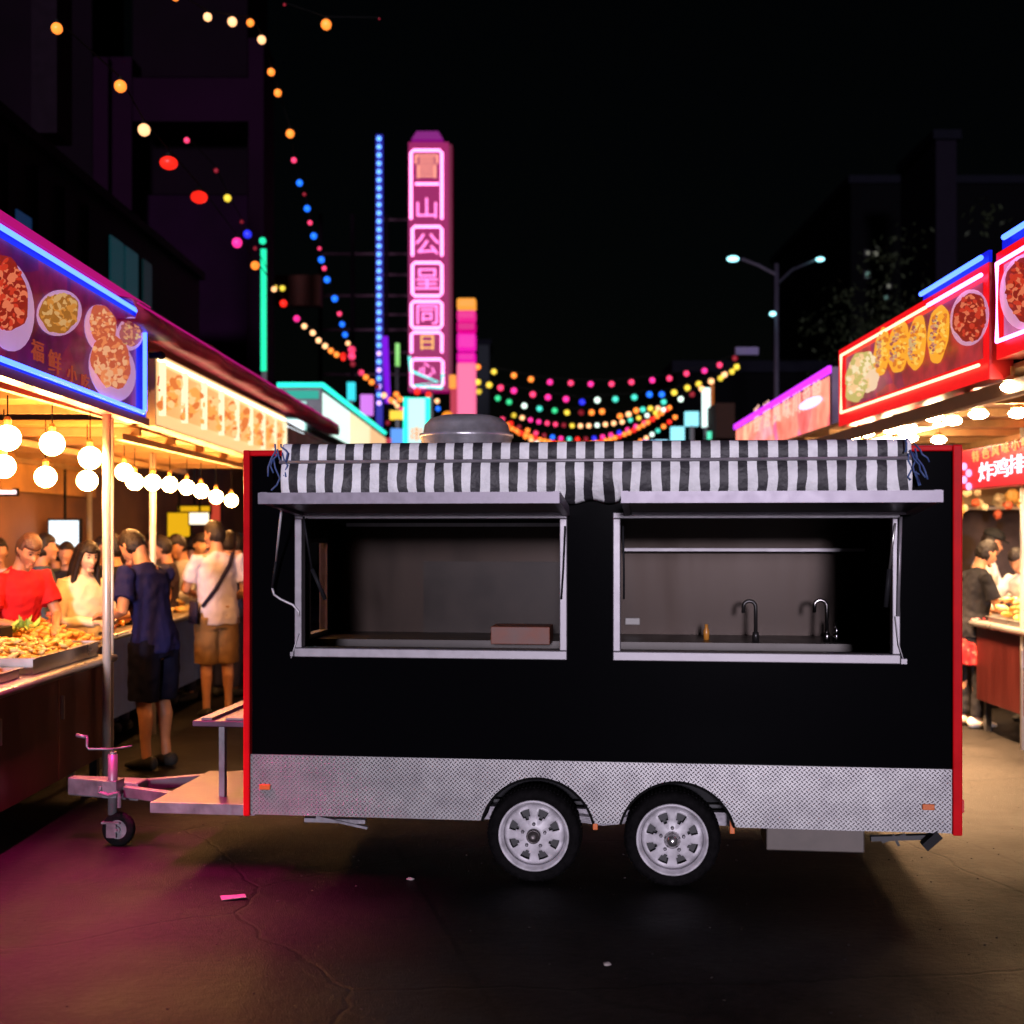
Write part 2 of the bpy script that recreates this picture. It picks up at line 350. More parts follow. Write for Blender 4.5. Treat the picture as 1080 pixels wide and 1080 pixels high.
for a, b in (((-.004, ya - .025, za - .025), (.045, yb + .025, za)), ((-.004, ya - .025, zb), (.045, yb + .025, zb + .025)), ((-.004, ya - .025, za), (.045, ya, zb)), ((-.004, yb, za), (.045, yb + .025, zb))): wf.b2(a, b)
tb(wf, 'side_window_frame', alu)
tb(MB().b2((.004, -.0, ZT), (TL - .004, DEP, ZT + .03)), 'roof', mat('roof_sheet', (.06, .06, .065), .5, .4, .2))
tb(MB().b2((.03, .33, ZF - .03), (TL - .03, DEP - .03, ZF)), 'floor', darksteel)
# red edge trim
r = MB(); e0 = Lp(258, 0).x; e1 = Lp(1013, 0).x
r.b2((e0, -.025, .30), (e0 + .034, .02, ZT + .03)); r.b2((e1 - .04, -.025, .30), (e1 + .004, .02, ZT + .03))
r.b2((e0 + .034, -.022, ZT), (e1 - .04, .0, ZT + .028))
tb(r, 'edge_trim', red, bevel=.006)
rr_ = MB(); rr_.b2((e0, .022, .30), (e0 + .03, .05, ZT + .03)); 
# diamond skirt with two wheel arches
sk = MB(); x0 = e0 + .036; x1 = e1 - .042; zb0 = .309
arch = [Lp(567, 881), Lp(714, 886)]; ar = 62 * 6.02 / F
NS = 400; bot = []
for i in range(NS + 1):
    x = x0 + (x1 - x0) * i / NS; z = zb0
    for c in arch:
        if abs(x - c.x) < ar: z = max(z, c.z + math.sqrt(ar * ar - (x - c.x) ** 2))
    bot.append((x, z))
fa = [[sk.bm.verts.new((x, y_, z_)) for (x, z) in bot for z_ in (zk, z)] for y_ in (-.014, -.001)]
for i in range(NS):
    k = 2 * i
    sk.face([fa[0][k], fa[0][k + 1], fa[0][k + 3], fa[0][k + 2]]); sk.face([fa[1][k], fa[1][k + 2], fa[1][k + 3], fa[1][k + 1]])
    sk.face([fa[0][k + 1], fa[1][k + 1], fa[1][k + 3], fa[0][k + 3]]); sk.face([fa[0][k], fa[0][k + 2], fa[1][k + 2], fa[1][k]])
tb(sk, 'tread_plate_skirt', diamond_mat())
# panel behind arches (inner wheel housings)
ih = MB(); ih.b2((.05, .30, ZF + .02), (TL - .05, .32, zk + .06)); 
tb(ih, 'wheel_housing', duct)
for i, c in enumerate(arch):
    a = MB(); prof = []
    n = 20; ra, rb = ar, ar - .012; e_ = math.asin((zb0 - c.z) / ar)
    for k in range(n):
        t0 = e_ + (math.pi - 2 * e_) * k / n; t1 = e_ + (math.pi - 2 * e_) * (k + 1) / n
        A = [(c.x + q * math.cos(t), c.z + q * math.sin(t)) for t, q in ((t0, ra), (t1, ra), (t1, rb), (t0, rb))]
        a.prism([Vector((p[0], -.016, p[1])) for p in A], (0, .30, 0))
    tb(a, 'wheel_arch', mat('arch_liner', (.004, .004, .004), .7, 0, .3, 20, spec=.03))
# wheels
def wheel(cx, cz, R0, caplost):
    wh = bpy.data.objects.new('wheel', None); COL.objects.link(wh); wh.parent = T; wh.location = (cx, .03, cz); wh.empty_display_size = .1
    t = MB(); k = R0
    t.lathe([(k * .74, .0), (k * .80, -.012), (k * .93, -.010), (k * .985, .01), (k, .03), (k, .12), (k * .97, .15), (k * .74, .155)], (0, 0, 0), 'Y', 64, cap=False)
    for q in range(72):
        aa = 2 * math.pi * q / 72
        for yy in (.03, .065, .10): t.box((k * math.cos(aa), yy + (.006 if q % 2 else 0), k * math.sin(aa)), (.006, .022, .009), Euler((0, -aa, 0)))
    tb(t, 'tyre', rubber, wh, smooth=True)
    rm = MB(); r0 = k * .75; n = 64
    rm.lathe([(r0, .01), (r0 * 1.0, -.014), (r0 * .95, -.016), (r0 * .93, .004), (r0 * .88, .014), (r0 * .86, .03)], (0, 0, 0), 'Y', n, cap=False)
    # disc with eight triangular openings
    def ring(rad, y): return [rm.bm.verts.new(Vector((rad * math.cos(2 * math.pi * q / n), y, rad * math.sin(2 * math.pi * q / n)))) for q in range(n)]
    rs = [ring(r0 * .86, .03), ring(r0 * .74, .020), ring(r0 * .64, .015), ring(r0 * .54, .010), ring(r0 * .46, .004), ring(r0 * .26, .0), ring(r0 * .10, -.004)]
    for i in range(6):
        for q in range(n):
            ph = q % 8
            if i == 1 and ph in (2, 3, 4, 5): continue
            if i == 2 and ph in (2, 3, 4, 5): continue
            if i == 3 and ph in (3, 4): continue
            rm.face([rs[i][q], rs[i][(q + 1) % n], rs[i + 1][(q + 1) % n], rs[i + 1][q]])
    o = tb(rm, 'rim', rimw, wh, smooth=True); s_ = o.modifiers.new('thick', 'SOLIDIFY'); s_.thickness = .005
    hb = MB()
    if caplost: hb.lathe([(r0 * .20, .01), (r0 * .20, -.03), (r0 * .155, -.034), (r0 * .15, -.02), (.002, -.02)], (0, 0, 0), 'Y', 24)
    else: hb.lathe([(r0 * .24, .01), (r0 * .23, -.022), (r0 * .17, -.036), (r0 * .12, -.05), (.003, -.055)], (0, 0, 0), 'Y', 24)
    tb(hb, 'hub_cap', mat('chrome_worn', (.6, .58, .58), .25, .9, .3, 30) if not caplost else mat('hub_dark', (.08, .07, .07), .4, .7, .3, 30), wh, smooth=True)
    nb = MB()
    for q in range(5):
        aa = 2 * math.pi * q / 5 + .3; nb.lathe([(.009, .008), (.009, -.012), (.005, -.016)], (r0 * .33 * math.cos(aa), 0, r0 * .33 * math.sin(aa)), 'Y', 6)
    tb(nb, 'wheel_nuts', galv, wh); tb(MB().lathe([(r0 * .9, .07), (r0 * .9, .09)], (0, 0, 0), 'Y', 32), 'brake_drum', darksteel, wh)
    return wh
wz = .232
c1 = Lp(563, 0, .03); c2 = Lp(709, 0, .03)
wheel(c1.x, wz, wz, True); wheel(c2.x, wz, wz, False)
# chassis
ch = MB()
for yy in (.18, 1.35): ch.b2((-.02, yy, .27), (TL - .12, yy + .05, .335))
for xx in (.3, 1.2, 2.2, 3.2): ch.b2((xx, .23, .275), (xx + .05, 1.35, .325))
for c in (c1, c2): ch.b2((c.x - .02, .1, wz - .02), (c.x + .02, 1.5, wz + .02))
tb(ch, 'chassis', galv)
sp = MB(); mx = (c1.x + c2.x) / 2
for s_ in (-1, 1):
    for k in range(4): sp.bar((mx, .14, .30 - k * .009), (mx + s_ * .33, .14, .33 - k * .006), .05, .007)
tb(sp, 'leaf_spring', galv)
for px_, py_ in ((628, 868), (772, 872)):
    p = Lp(px_, py_, .05); tb(MB().b2((p.x - .012, .03, p.z - .03), (p.x + .012, .06, p.z + .035)), 'orange_shackle', amber, bevel=.003)
p0 = Lp(808, 874, .04); p1 = Lp(912, 900, .04); tb(MB().b2((p0.x, .04, p1.z), (p1.x, .34, p0.z + .03)), 'underfloor_tank', mat('tank_grey', (.075, .062, .055), .5, .4, .2), bevel=.006)
st = MB(); a = Lp(918, 884, .06); b = Lp(985, 882, .06); st.bar(a, b, .04, .022); st.bar(Lp(930, 888, .05), Lp(955, 880, .05), .012, .012); st.bar(Lp(948, 892, .05), Lp(942, 880, .05), .012, .012)
tb(st, 'corner_steady', darksteel)
st = MB(); st.bar(Lp(974, 893, .0), Lp(990, 879, .0), .06, .04); tb(st, 'rear_bump_stop', duct)
st = MB(); st.bar(Lp(322, 864, .08), Lp(386, 866, .08), .04, .02); st.bar(Lp(334, 861, .06), Lp(388, 873, .06), .03, .012); tb(st, 'corner_steady', galv)
for px_, py_ in ((281, 829), (978, 850)):
    p = Lp(px_, py_); tb(MB().b2((p.x - .028, -.03, p.z - .014), (p.x + .028, -.0145, p.z + .014)), 'side_marker', amber, bevel=.004)
p = Lp(1013, 851); tb(MB().b2((e1 + .005, .01, p.z - .03), (e1 + .02, .05, p.z + .03)), 'tail_marker', mat('red_lens', (.5, .02, .02), .3, 0, .1), bevel=.003)
# window frames
def frame(a, b, z0, z1, rake):
    m = MB(); t = .036
    m.b2((a - .02, -.03, z0 - .032), (b + .02, .045, z0 + .012)); m.b2((a - .02, -.022, z1 - .01), (b + .02, .045, z1 + .02))
    m.b2((a - .02, -.022, z0 + .012), (a + .016, .045, z1 - .01)); m.b2((b - .016, -.022, z0 + .012), (b + .02, .045, z1 - .01))
    return tb(m, 'hatch_frame', alu, bevel=.004)
fr1 = frame(*W1, *WZ, 0); fr2 = frame(*W2, *WZ, 0)
ss = MB(); p = Lp(307, 692, -.03); q = Lp(450, 698, -.03); ss.b2((p.x, -.045, WZ[0] - .028), (W1[0] - .02, -.005, WZ[0] - .006)); tb(ss, 'sill_end', alu)
ss = MB(); q = Lp(956, 700, -.03); ss.b2((W2[1] + .02, -.045, WZ[0] - .03), (q.x, -.005, WZ[0] - .006)); tb(ss, 'sill_end', alu)
# hatches raised: hinged under the awning, slightly rising towards their free edge
HD = .66; zh = 1.803; rise = .06
def hatch(xa, xb):
    m = MB()
    def sl(x_0, x_1, y0, y1, dz0, dz1):
        q = []
        for (x, y) in ((x_0, y0), (x_1, y0), (x_1, y1), (x_0, y1)):
            z = zh + rise * (-y / HD); q.append((x, y, z))
        a = [m.bm.verts.new((x, y, z + dz0)) for x, y, z in q]; b = [m.bm.verts.new((x, y, z + dz1)) for x, y, z in q]
        m.face(a); m.face(b[::-1])
        for i in range(4): m.face([a[i], b[i], b[(i + 1) % 4], a[(i + 1) % 4]])
    sl(xa + .03, xb - .03, -.05, -HD + .03, 0.012, .03)
    m2 = MB(); mm = m; m = m2
    sl(xa, xb, -HD + .03, -HD, -.012, .038); sl(xa, xb, -.024, -.05, -.0, .042)
    sl(xa, xa + .03, -.05, -HD + .03, -.004, .044); sl(xb - .03, xb, -.05, -HD + .03, -.004, .044)
    h = tb(mm, 'raised_hatch', mat('hatch_skin', (.05, .04, .036), .38, .3, .2)); tb(m2, 'hatch_edge', mat('hatch_edge_alu', (.165, .145, .18), .4, .3, .2, 20), h)
hatch(Lp(272, 0, -HD).x, Lp(590, 0, -HD).x); hatch(Lp(655, 0, -HD).x, Lp(995, 0, -HD).x)
# gas struts, hooks, cords
def rod(pts, r_, name, m): tb(MB().tube(pts, r_, 8), name, m, smooth=True)
rod([Lp(320, 545, -.10), Lp(329, 600, -.03)], .006, 'gas_strut', duct); rod([Lp(329, 600, -.03), Lp(343, 632, .0)], .011, 'gas_strut', duct)
rod([Lp(944, 552, -.12), Lp(938, 600, -.06)], .006, 'gas_strut', steel); rod([Lp(938, 600, -.06), Lp(934, 640, -.03)], .012, 'gas_strut', duct)
rod([Lp(596, 555, -.1), Lp(594, 600, -.04), Lp(592, 632, -.03)], .005, 'gas_strut', duct); rod([Lp(657, 555, -.1), Lp(658, 600, -.04), Lp(658, 632, -.03)], .005, 'gas_strut', duct)
wr = mat('white_rod', (.45, .43, .45), .4, .2, .05)
rod([Lp(297, 536, -.3), Lp(291, 592, -.10)], .006, 'stay_rod', wr)
rod([Lp(291, 592, -.10), Lp(287, 620, -.06)], .007, 'rod_grip', duct)
rod([Lp(287, 620, -.06), Lp(289, 627, -.05), Lp(296, 632, -.04), Lp(309, 638, -.03), Lp(315, 645, -.03), Lp(315, 650, -.03)], .006, 'stay_hook', wr)
rod([Lp(315, 668, -.03), Lp(307, 694, -.03)], .003, 'cord', wr)
rod([Lp(944, 650, -.03), Lp(948, 680, -.04), Lp(954, 700, -.03)], .003, 'cord', wr)
rod([Lp(950, 545, -.05), Lp(947, 650, -.028)], .008, 'stay_rod', alu)
# awning: rolled striped canvas with hem
stm = stripe_mat(); aw = MB(); uvl = aw.bm.loops.layers.uv.new('UVMap')
axa, axb = Lp(299, 0, -.08).x, Lp(960, 0, -.08).x; NX = 260; rows = []
pitch = (axb - axa) / 33.2
def awx(u): return axa + (axb - axa) * u
prof = [(-.01, 2.02, 0), (-.03, 2.138, 0), (-.055, 2.158, .0), (-.085, 2.152, 0), (-.10, 2.13, 0), (-.105, 2.075, 0), (-.10, 2.068, 1), (-.106, 2.06, 1), (-.12, 2.03, 1), (-.128, 1.985, 2), (-.125, 1.94, 3), (-.115, 1.905, 4), (-.105, 1.89, 4)]
midx = (Lp(591, 0).x, Lp(655, 0).x)
for j, (y, z, k) in enumerate(prof):
    row = []
    for i in range(NX + 1):
        x = awx(i / NX); wv = noise.noise(Vector((x * 3, j * .3, 0))) ; w2 = noise.noise(Vector((x * 11, j * .2, 5)))
        dy = (.003 * wv + .002 * w2) * (1 + k); dz = .003 * wv
        if k >= 3:
            inm = midx[0] < x < midx[1]
            if inm: 
                tt = (x - midx[0]) / (midx[1] - midx[0]); dz -= (.011 + .006 * math.sin(tt * 9) ) * (k - 2) * math.sin(math.pi * tt) ** .3; dy += .03 * (k - 2)
        row.append(aw.bm.verts.new((x, y + dy, z + dz)))
    rows.append(row)
for j in range(len(rows) - 1):
    for i in range(NX):
        fc = aw.face([rows[j][i], rows[j][i + 1], rows[j + 1][i + 1], rows[j + 1][i]])
        for lp, (ii, jj) in zip(fc.loops, ((i, j), (i + 1, j), (i + 1, j + 1), (i, j + 1))):
            x = awx(ii / NX); sh = .09 * noise.noise(Vector((x * 5, 0, 3))) + .012 * max(0, jj - 7) * noise.noise(Vector((x * 9, jj * .5, 3))) * 4
            lp[uvl].uv = ((x - axa) / pitch + sh + (.06 if jj > 5 else 0), jj / 12)
ao = tb(aw, 'rolled_awning', stm, smooth=True, norm=False); sm = ao.modifiers.new('thick', 'SOLIDIFY'); sm.thickness = .004
tb(MB().tube([(axa - .01, -.112, 2.068), (axb + .01, -.112, 2.068)], .009, 10), 'awning_rail', alu, ao, smooth=True)
tb(MB().tube([(axa + .01, -.05, 2.085), (axb - .01, -.05, 2.085)], .045, 16), 'awning_roller', alu, ao, smooth=True)
for sx, cc in ((axa - .012, mat('blue_cord', (.04, .08, .22), .6)), (axb + .005, mat('blue_cord'))):
    m = MB(); rnd = random.Random(3 if sx < 1 else 9)
    for k in range(6):
        p = Vector((sx, -.10, 2.10)); pp = [p + Vector((rnd.uniform(-.03, .03), rnd.uniform(-.03, .0), rnd.uniform(-.02, .07)))]
        for q in range(4): pp.append(pp[-1] + Vector((rnd.uniform(-.025, .025), rnd.uniform(-.02, .01), -rnd.uniform(.01, .05))))
        m.tube(pp, .0045, 6)
    tb(m, 'tie_cord', [cc], smooth=True)
m = MB().tube([Lp(965, 497, -.05), Lp(970, 512, -.05)], .008, 6); tb(m, 'cord_tail', mat('blue_cord'))
# roof vent
vb = thing_v = None
v = MB(); c = Lp(492, 0, .75); rv = .25
prof_v = [(rv * .92, 2.13), (rv, 2.16), (rv * 1.0, 2.215), (rv * 1.04, 2.225), (rv * 1.04, 2.245), (rv * .96, 2.25), (rv * .93, 2.295), (rv * .80, 2.33), (rv * .6, 2.345), (.004, 2.352)]
prof_v = [(q, z + .02) for q, z in prof_v]
v.lathe(prof_v, (c.x, .75, 0), 'Z', 48); tb(v, 'roof_vent', mat('vent_galvanised', (.40, .39, .42), .36, .6, .3, 9, .1, 30), smooth=True)
# drawbar, platform, jockey wheel, shelf
tip = Vector((Lp(76, 0, .62).x, .62, .30))
d = MB(); d.bar((-.02, .20, .285), tip + Vector((.30, -.06, -.015)), .05, .06); d.bar((-.02, 1.25, .285), tip + Vector((.30, .06, -.015)), .05, .06)
tb(d, 'drawbar', galv, bevel=.004)
d = MB(); d.prism([tip + Vector((-.01, -.035, -.055)), tip + Vector((.42, -.075, -.07)), tip + Vector((.42, .075, -.07)), tip + Vector((-.01, .035, -.055))], (0, 0, .10))
tb(d, 'coupling_head', galv, bevel=.008)
tb(MB().b2((tip.x + .68, .12, .315), (-.0, .95, .327)), 'front_platform', mat('platform_plate', (.055, .035, .055), .42, .5, .35, 6, .05, 60))
tb(MB().b2((tip.x + .68, .10, .275), (-.0, .119, .329)), 'platform_lip', galv)
jk = bpy.data.objects.new('jockey_wheel', None); COL.objects.link(jk); jk.parent = T; jx = Lp(119, 0, .48); jk.location = (jx.x, .48, 0)
j = MB().tube([(0, 0, .17), (0, 0, .50)], .026, 16); tb(j, 'outer_tube', galv, jk, smooth=True)
j = MB().tube([(0, 0, .10), (0, 0, .20)], .018, 12); j.tube([(0, 0, .50), (0, 0, .515)], .02, 12); j.b2((-.05, -.040, .125), (.055, .040, .135)); j.tube([(.035, -.045, .092), (.035, .045, .092)], .008, 8); j.b2((-.02, -.04, .05), (.035, -.034, .13)); j.b2((-.02, .034, .05), (.035, .04, .13)); tb(j, 'fork', galv, jk)
j = MB().tube([(0, 0, .515), (0, 0, .53), (-.13, -.02, .53), (-.14, -.02, .545), (-.14, -.02, .60)], .007, 8); j.tube([(-.14, -.02, .595), (-.20, -.02, .605)], .011, 8); j.tube([(0, 0, .53), (.10, .02, .545)], .005, 6); tb(j, 'crank_handle', galv, jk, smooth=True)
j = MB().lathe([(.052, -.02), (.085, -.026), (.092, -.01), (.092, .01), (.085, .026), (.052, .02)], (.035, 0, .092), 'Y', 32, cap=False); tb(j, 'tyre', rubber, jk, smooth=True)
j = MB().lathe([(.054, -.02), (.048, -.012), (.02, -.012), (.018, -.03), (.002, -.03)], (.035, 0, .092), 'Y', 24)
for k in range(4):
    aa = k * math.pi / 2 + .4; j.tube([(.035, 0, .092), (.035 + .05 * math.cos(aa), -.015, .092 + .05 * math.sin(aa))], .006, 6)
tb(j, 'rim', galv, jk)
j = MB().tube([(-.05, -.045, .33), (-.055, -.05, .30), (.0, -.05, .285), (.055, -.05, .30), (.06, -.05, .27), (.06, -.05, .22)], .011, 8); j.b2((-.04, -.045, .27), (.04, .06, .36)); tb(j, 'clamp', galv, jk)
sh = MB(); a = Lp(205, 0, .25).x; sh.b2((a, .22, .705), (-.0, 1.0, .735)); 
tb(sh, 'side_shelf', mat('platform_plate'), bevel=.004)
sh = MB().b2((a + .04, .24, .737), (a + .10, .9, .75)); sh.b2((a + .17, .25, .737), (-.0, .6, .748)); tb(sh, 'gas_ring', galv)
sh = MB(); q = Lp(238, 0, .30).x; sh.b2((q - .03, .28, .328), (q, .32, .704)); tb(sh, 'shelf_post', galv); sh = MB().b2((-.035, .28, .328), (-.006, .32, .704)); tb(sh, 'shelf_post', galv)
# inside the trailer
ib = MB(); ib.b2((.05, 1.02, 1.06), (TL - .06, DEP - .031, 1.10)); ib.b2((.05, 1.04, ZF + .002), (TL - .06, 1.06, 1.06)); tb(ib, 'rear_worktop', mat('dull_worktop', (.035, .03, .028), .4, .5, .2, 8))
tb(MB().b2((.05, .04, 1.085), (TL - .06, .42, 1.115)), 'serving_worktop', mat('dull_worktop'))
x_h = (Lp(352, 0, 1.0).x, Lp(600, 0, 1.0).x)
tb(MB().b2((x_h[0], .95, 1.77), (x_h[1], DEP - .031, 2.06)), 'extractor_hood', duct)
tb(MB().b2((x_h[0] + .1, .90, 1.755), (x_h[1], .92, 1.775)), 'hood_rail', alu)
zz = Lp(0, 578, 1.40).z
tb(MB().b2((Lp(657, 0, 1.4).x, 1.38, zz - .012), (Lp(912, 0, 1.4).x, 1.41, zz + .006)), 'wall_rail', alu)
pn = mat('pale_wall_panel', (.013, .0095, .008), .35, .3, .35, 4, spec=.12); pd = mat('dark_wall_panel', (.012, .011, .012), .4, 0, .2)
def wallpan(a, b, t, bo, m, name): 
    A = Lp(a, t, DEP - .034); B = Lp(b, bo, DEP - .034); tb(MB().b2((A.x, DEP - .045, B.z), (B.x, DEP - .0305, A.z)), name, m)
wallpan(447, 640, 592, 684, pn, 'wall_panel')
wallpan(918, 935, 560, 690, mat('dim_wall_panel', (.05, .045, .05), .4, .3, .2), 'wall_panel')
p = Lp(667, 656, 1.5); tb(MB().b2((p.x - .045, 1.535, p.z - .02), (p.x + .045, 1.552, p.z + .022)), 'wall_socket', mat('white_plastic', (.16, .15, .14), .4), bevel=.003)
bx = Lp(552, 678, .9); b_ = MB(); b_.b2((bx.x - .17, .78, 1.101), (bx.x + .16, 1.0, 1.2)); tb(b_, 'wooden_box', mat('box_wood', (.11, .022, .006), .5, 0, .4, 9), bevel=.004)
for px_, py_, h_ in ((797, 690, .26), (872, 690, .27), (882, 690, .16)):
    p = Lp(px_, 690, 1.15); z0 = 1.10; pts = [Vector((p.x, 1.15, z0)), Vector((p.x, 1.15, z0 + h_ * .75))]
    for k in range(1, 8): a_ = math.pi * k / 8; pts.append(Vector((p.x - .035 + .035 * math.cos(a_), 1.15, z0 + h_ * .75 + .035 * math.sin(a_))))
    pts.append(Vector((p.x - .07, 1.15, z0 + h_ * .62)))
    if h_ < .2: pts = pts[:2]
    tb(MB().tube(pts, .011, 10).lathe([(.02, 0), (.018, .05), (.012, .055)], (p.x, 1.15, z0), 'Z', 16), 'tap', mat('tap_chrome', (.30, .28, .28), .2, 1, .1) if px_ > 800 else mat('tap_black', (.02, .018, .018), .3, .3, .1), smooth=True)
p = Lp(745, 672, 1.2); tb(MB().lathe([(.016, 0), (.018, .05), (.01, .07), (.01, .09)], (p.x, 1.2, 1.101), 'Z', 16), 'sauce_bottle', mat('amber_sauce', (.5, .2, .03), .3), smooth=True)

# ================================================================== SIGN BOARDS
class Panel:
    """vertical board through two ground points; pixel readings are turned into places on its plane"""
    def __init__(s, x0, d0, x1, d1, side):
        s.a = Vector((x0, d0, 0)); s.b = Vector((x1, d1, 0)); s.u = (s.b - s.a).normalized()
        s.n = Vector((side * s.u.y, -side * s.u.x, 0)) if True else None
        if s.n.x * side < 0: s.n = -s.n
        s.base = (s.a + s.b) / 2
    def pt(s, px, py, off=0.):
        o = Vector((0, 0, HC)); dr = Vector(((px - CX) / F, 1, -(py - HY) / F)); pl = s.a + s.n * off
        t = (pl - o).dot(s.n) / dr.dot(s.n); return o + dr * t
    def at(s, d, z, off=0.): 
        k = (d - s.a.y) / s.u.y; return s.a + s.u * k + Vector((0, 0, z)) + s.n * off
    def slab(s, corners, off0, off1):
        """corners = list of (depth, z)"""
        m = MB(); m.prism([s.at(d_, z_, off0) for d_, z_ in corners], s.n * (off1 - off0)); return m
    def ellipse(s, mb, cx, cy, rx, ry, rot, off, th=.004, n=28, wob=0):
        pts = []
        for k in range(n):
            a = 2 * math.pi * k / n; q = 1 + wob * math.sin(3 * a + cx) + wob * .7 * math.sin(7 * a + cy)
            x, y = rx * q * math.cos(a), ry * q * math.sin(a); c_, s__ = math.cos(R(rot)), math.sin(R(rot))
            pts.append(s.pt(cx + x * c_ - y * s__, cy + x * s__ + y * c_, off))
        mb.prism(pts, s.n * th); return mb
    def text(s, mb, body, px, py, hpx, off, squeeze=1., ex=.004, slant=0):
        c = s.pt(px, py, off); h = (s.pt(px, py - hpx / 2, off) - s.pt(px, py + hpx / 2, off)).length
        xd = s.u if s.u.cross(Vector((0, 0, 1))).dot(s.n) > 0 else -s.u
        M = Matrix((( xd.x, 0, s.n.x, c.x), (xd.y, 0, s.n.y, c.y), (xd.z, 1, s.n.z, c.z), (0, 0, 0, 1)))
        text_into(mb, body, h * 1.15, M, ex, squeeze)

blue_n = glow('blue_neon', (.045, .11, 1.0), 6.0); blue_h = glow('blue_halo', (.005, .012, .75), 1.0)  # blue_h: emissive colour imitating the halo round the blue tubes
pink_n = glow('pink_neon', (1.0, .25, .75), 5.0); mag_h = glow('magenta_acrylic', (.75, .005, .28), .55); red_n = glow('red_neon', (1.0, .38, .22), 4.0)
magstrip = glow('magenta_led', (.8, .01, .30), .55); red_h = glow('red_acrylic', (1, .004, .006), .9)
porc = mat('printed_bowl', (.62, .42, .60), .4, 0, .15, 6, emit=(.5, .28, .5), es=.75)
f_red = foodmat('printed_red_stew', [(.45, .02, .01), (.9, .12, .03), (1, .3, .1), (.6, .04, .02)], 22, .8)
f_noodle = foodmat('printed_noodles', [(.75, .35, .05), (.9, .55, .15), (.5, .35, .06), (.95, .6, .25)], 34, .7)
f_orange = foodmat('printed_fried_bites', [(.95, .28, .08), (1, .42, .18), (.7, .14, .05), (1, .5, .22)], 24, .85)
f_shrimp = foodmat('printed_salad', [(.9, .35, .2), (.95, .6, .2), (.9, .2, .3), (.5, .5, .15)], 36, .8)

# left sign, nearest, blue neon
p1 = Panel(-2.47, 4.4, -2.58, 8.7, 1)
s1 = thing('menu_signboard', 'blue neon framed menu board with bowls of food on dark red, nearest on the left', 'sign', P(0, 0, 0) + Vector((-2.55, 6.6, 2.5)))
p1.slab([(4.4, 2.52), (8.7, 2.49), (8.7, 3.29), (4.4, 3.25)], -.13, -.006).build('sign_case', mat('sign_case_pink', (.35, .02, .12), .4, 0, .1), s1)
p1.slab([(4.4, 2.50), (8.7, 2.47), (8.7, 2.52), (4.4, 2.55)], -.005, .02).build('lower_trim', mat('trim_redbrown', (.5, .12, .1), .4, .2, .15), s1)
p1.slab([(4.4, 3.225), (8.7, 3.265), (8.7, 3.31), (4.4, 3.275)], -.005, .03).build('upper_light_strip', magstrip, s1)
p1.slab([(4.4, 2.552), (8.69, 2.522), (8.69, 3.263), (4.4, 3.223)], -.005, .0).build('blue_halo_panel', blue_h, s1)  # glowing sheet imitates the blue halo of the tubes on the board
inner = [p1.pt(-150, 195 + 10, .001), p1.pt(147, 350 - 6, .001), p1.pt(144, 428, .001), p1.pt(-150, 336, .001)]
pm = MB(); a_, b_ = p1.pt(150, 343, .002), p1.pt(146, 430, .002)
pm.prism([p1.at(4.4, 2.60, .002), p1.at(8.42, 2.57, .002), p1.at(8.42, 3.19, .002), p1.at(4.4, 3.15, .002)], p1.n * .003)
pm.build('menu_print', foodmat('dark_red_print', [(.16, .002, .03), (.22, .004, .05), (.12, .001, .05), (.09, .001, .08)], 3, .75), s1)
nt_ = MB(); nt_.tube([p1.at(4.4, 3.19, .035), p1.at(8.44, 3.22, .035)], .014, 10); nt_.build('neon_tube', blue_n, s1, smooth=True)
nt_ = MB(); nt_.tube([p1.at(4.4, 2.575, .035), p1.at(8.5, 2.545, .035)], .014, 10); nt_.build('neon_tube', blue_n, s1, smooth=True)
nt_ = MB(); nt_.tube([p1.at(8.53, 2.56, .035), p1.at(8.53, 3.17, .035)], .014, 10); nt_.build('neon_tube', blue_n, s1, smooth=True)
def bits(panel, root, cx, cy, rx, ry, rot, ms, n, size, off, nm='food_pieces', seed=1):
    rnd = random.Random(int(cx * 7 + cy * 13 + seed)); m = MB()
    for i in range(n):
        a = rnd.uniform(0, 6.283); q = math.sqrt(rnd.random()) * .92; x, y = rx * q * math.cos(a), ry * q * math.sin(a); c_, s__ = math.cos(R(rot)), math.sin(R(rot))
        m.mi = rnd.randrange(len(ms)); z = size * rnd.uniform(.55, 1.2)
        panel.ellipse(m, cx + x * c_ - y * s__, cy + x * s__ + y * c_, z, z * rnd.uniform(.45, .9), rnd.uniform(0, 180), off + .0006 * i, .001, 9, .08)
    return m.build(nm, ms, root)
G3 = lambda n, a, b, c, e: [glow(n + '_a', a, e), glow(n + '_b', b, e), glow(n + '_c', c, e)]
PC = {'stew': G3('stew', (.75, .05, .02), (.95, .22, .10), (.35, .02, .01), .75), 'noodle': G3('noodle', (.95, .36, .06), (1, .55, .20), (.55, .20, .03), .6), 'fried': G3('fried', (.95, .28, .10), (1, .48, .24), (.65, .12, .05), .8), 'salad': G3('salad', (.9, .35, .2), (.9, .6, .25), (.5, .12, .12), .7),
      'taco': G3('taco', (1, .42, .03), (1, .62, .10), (.75, .20, .02), .95), 'dish': G3('dish', (1, .40, .08), (1, .62, .25), (.8, .20, .04), 1.05), 'white': G3('dumpling', (1, .8, .5), (1, .62, .3), (.6, .5, .15), .95)}
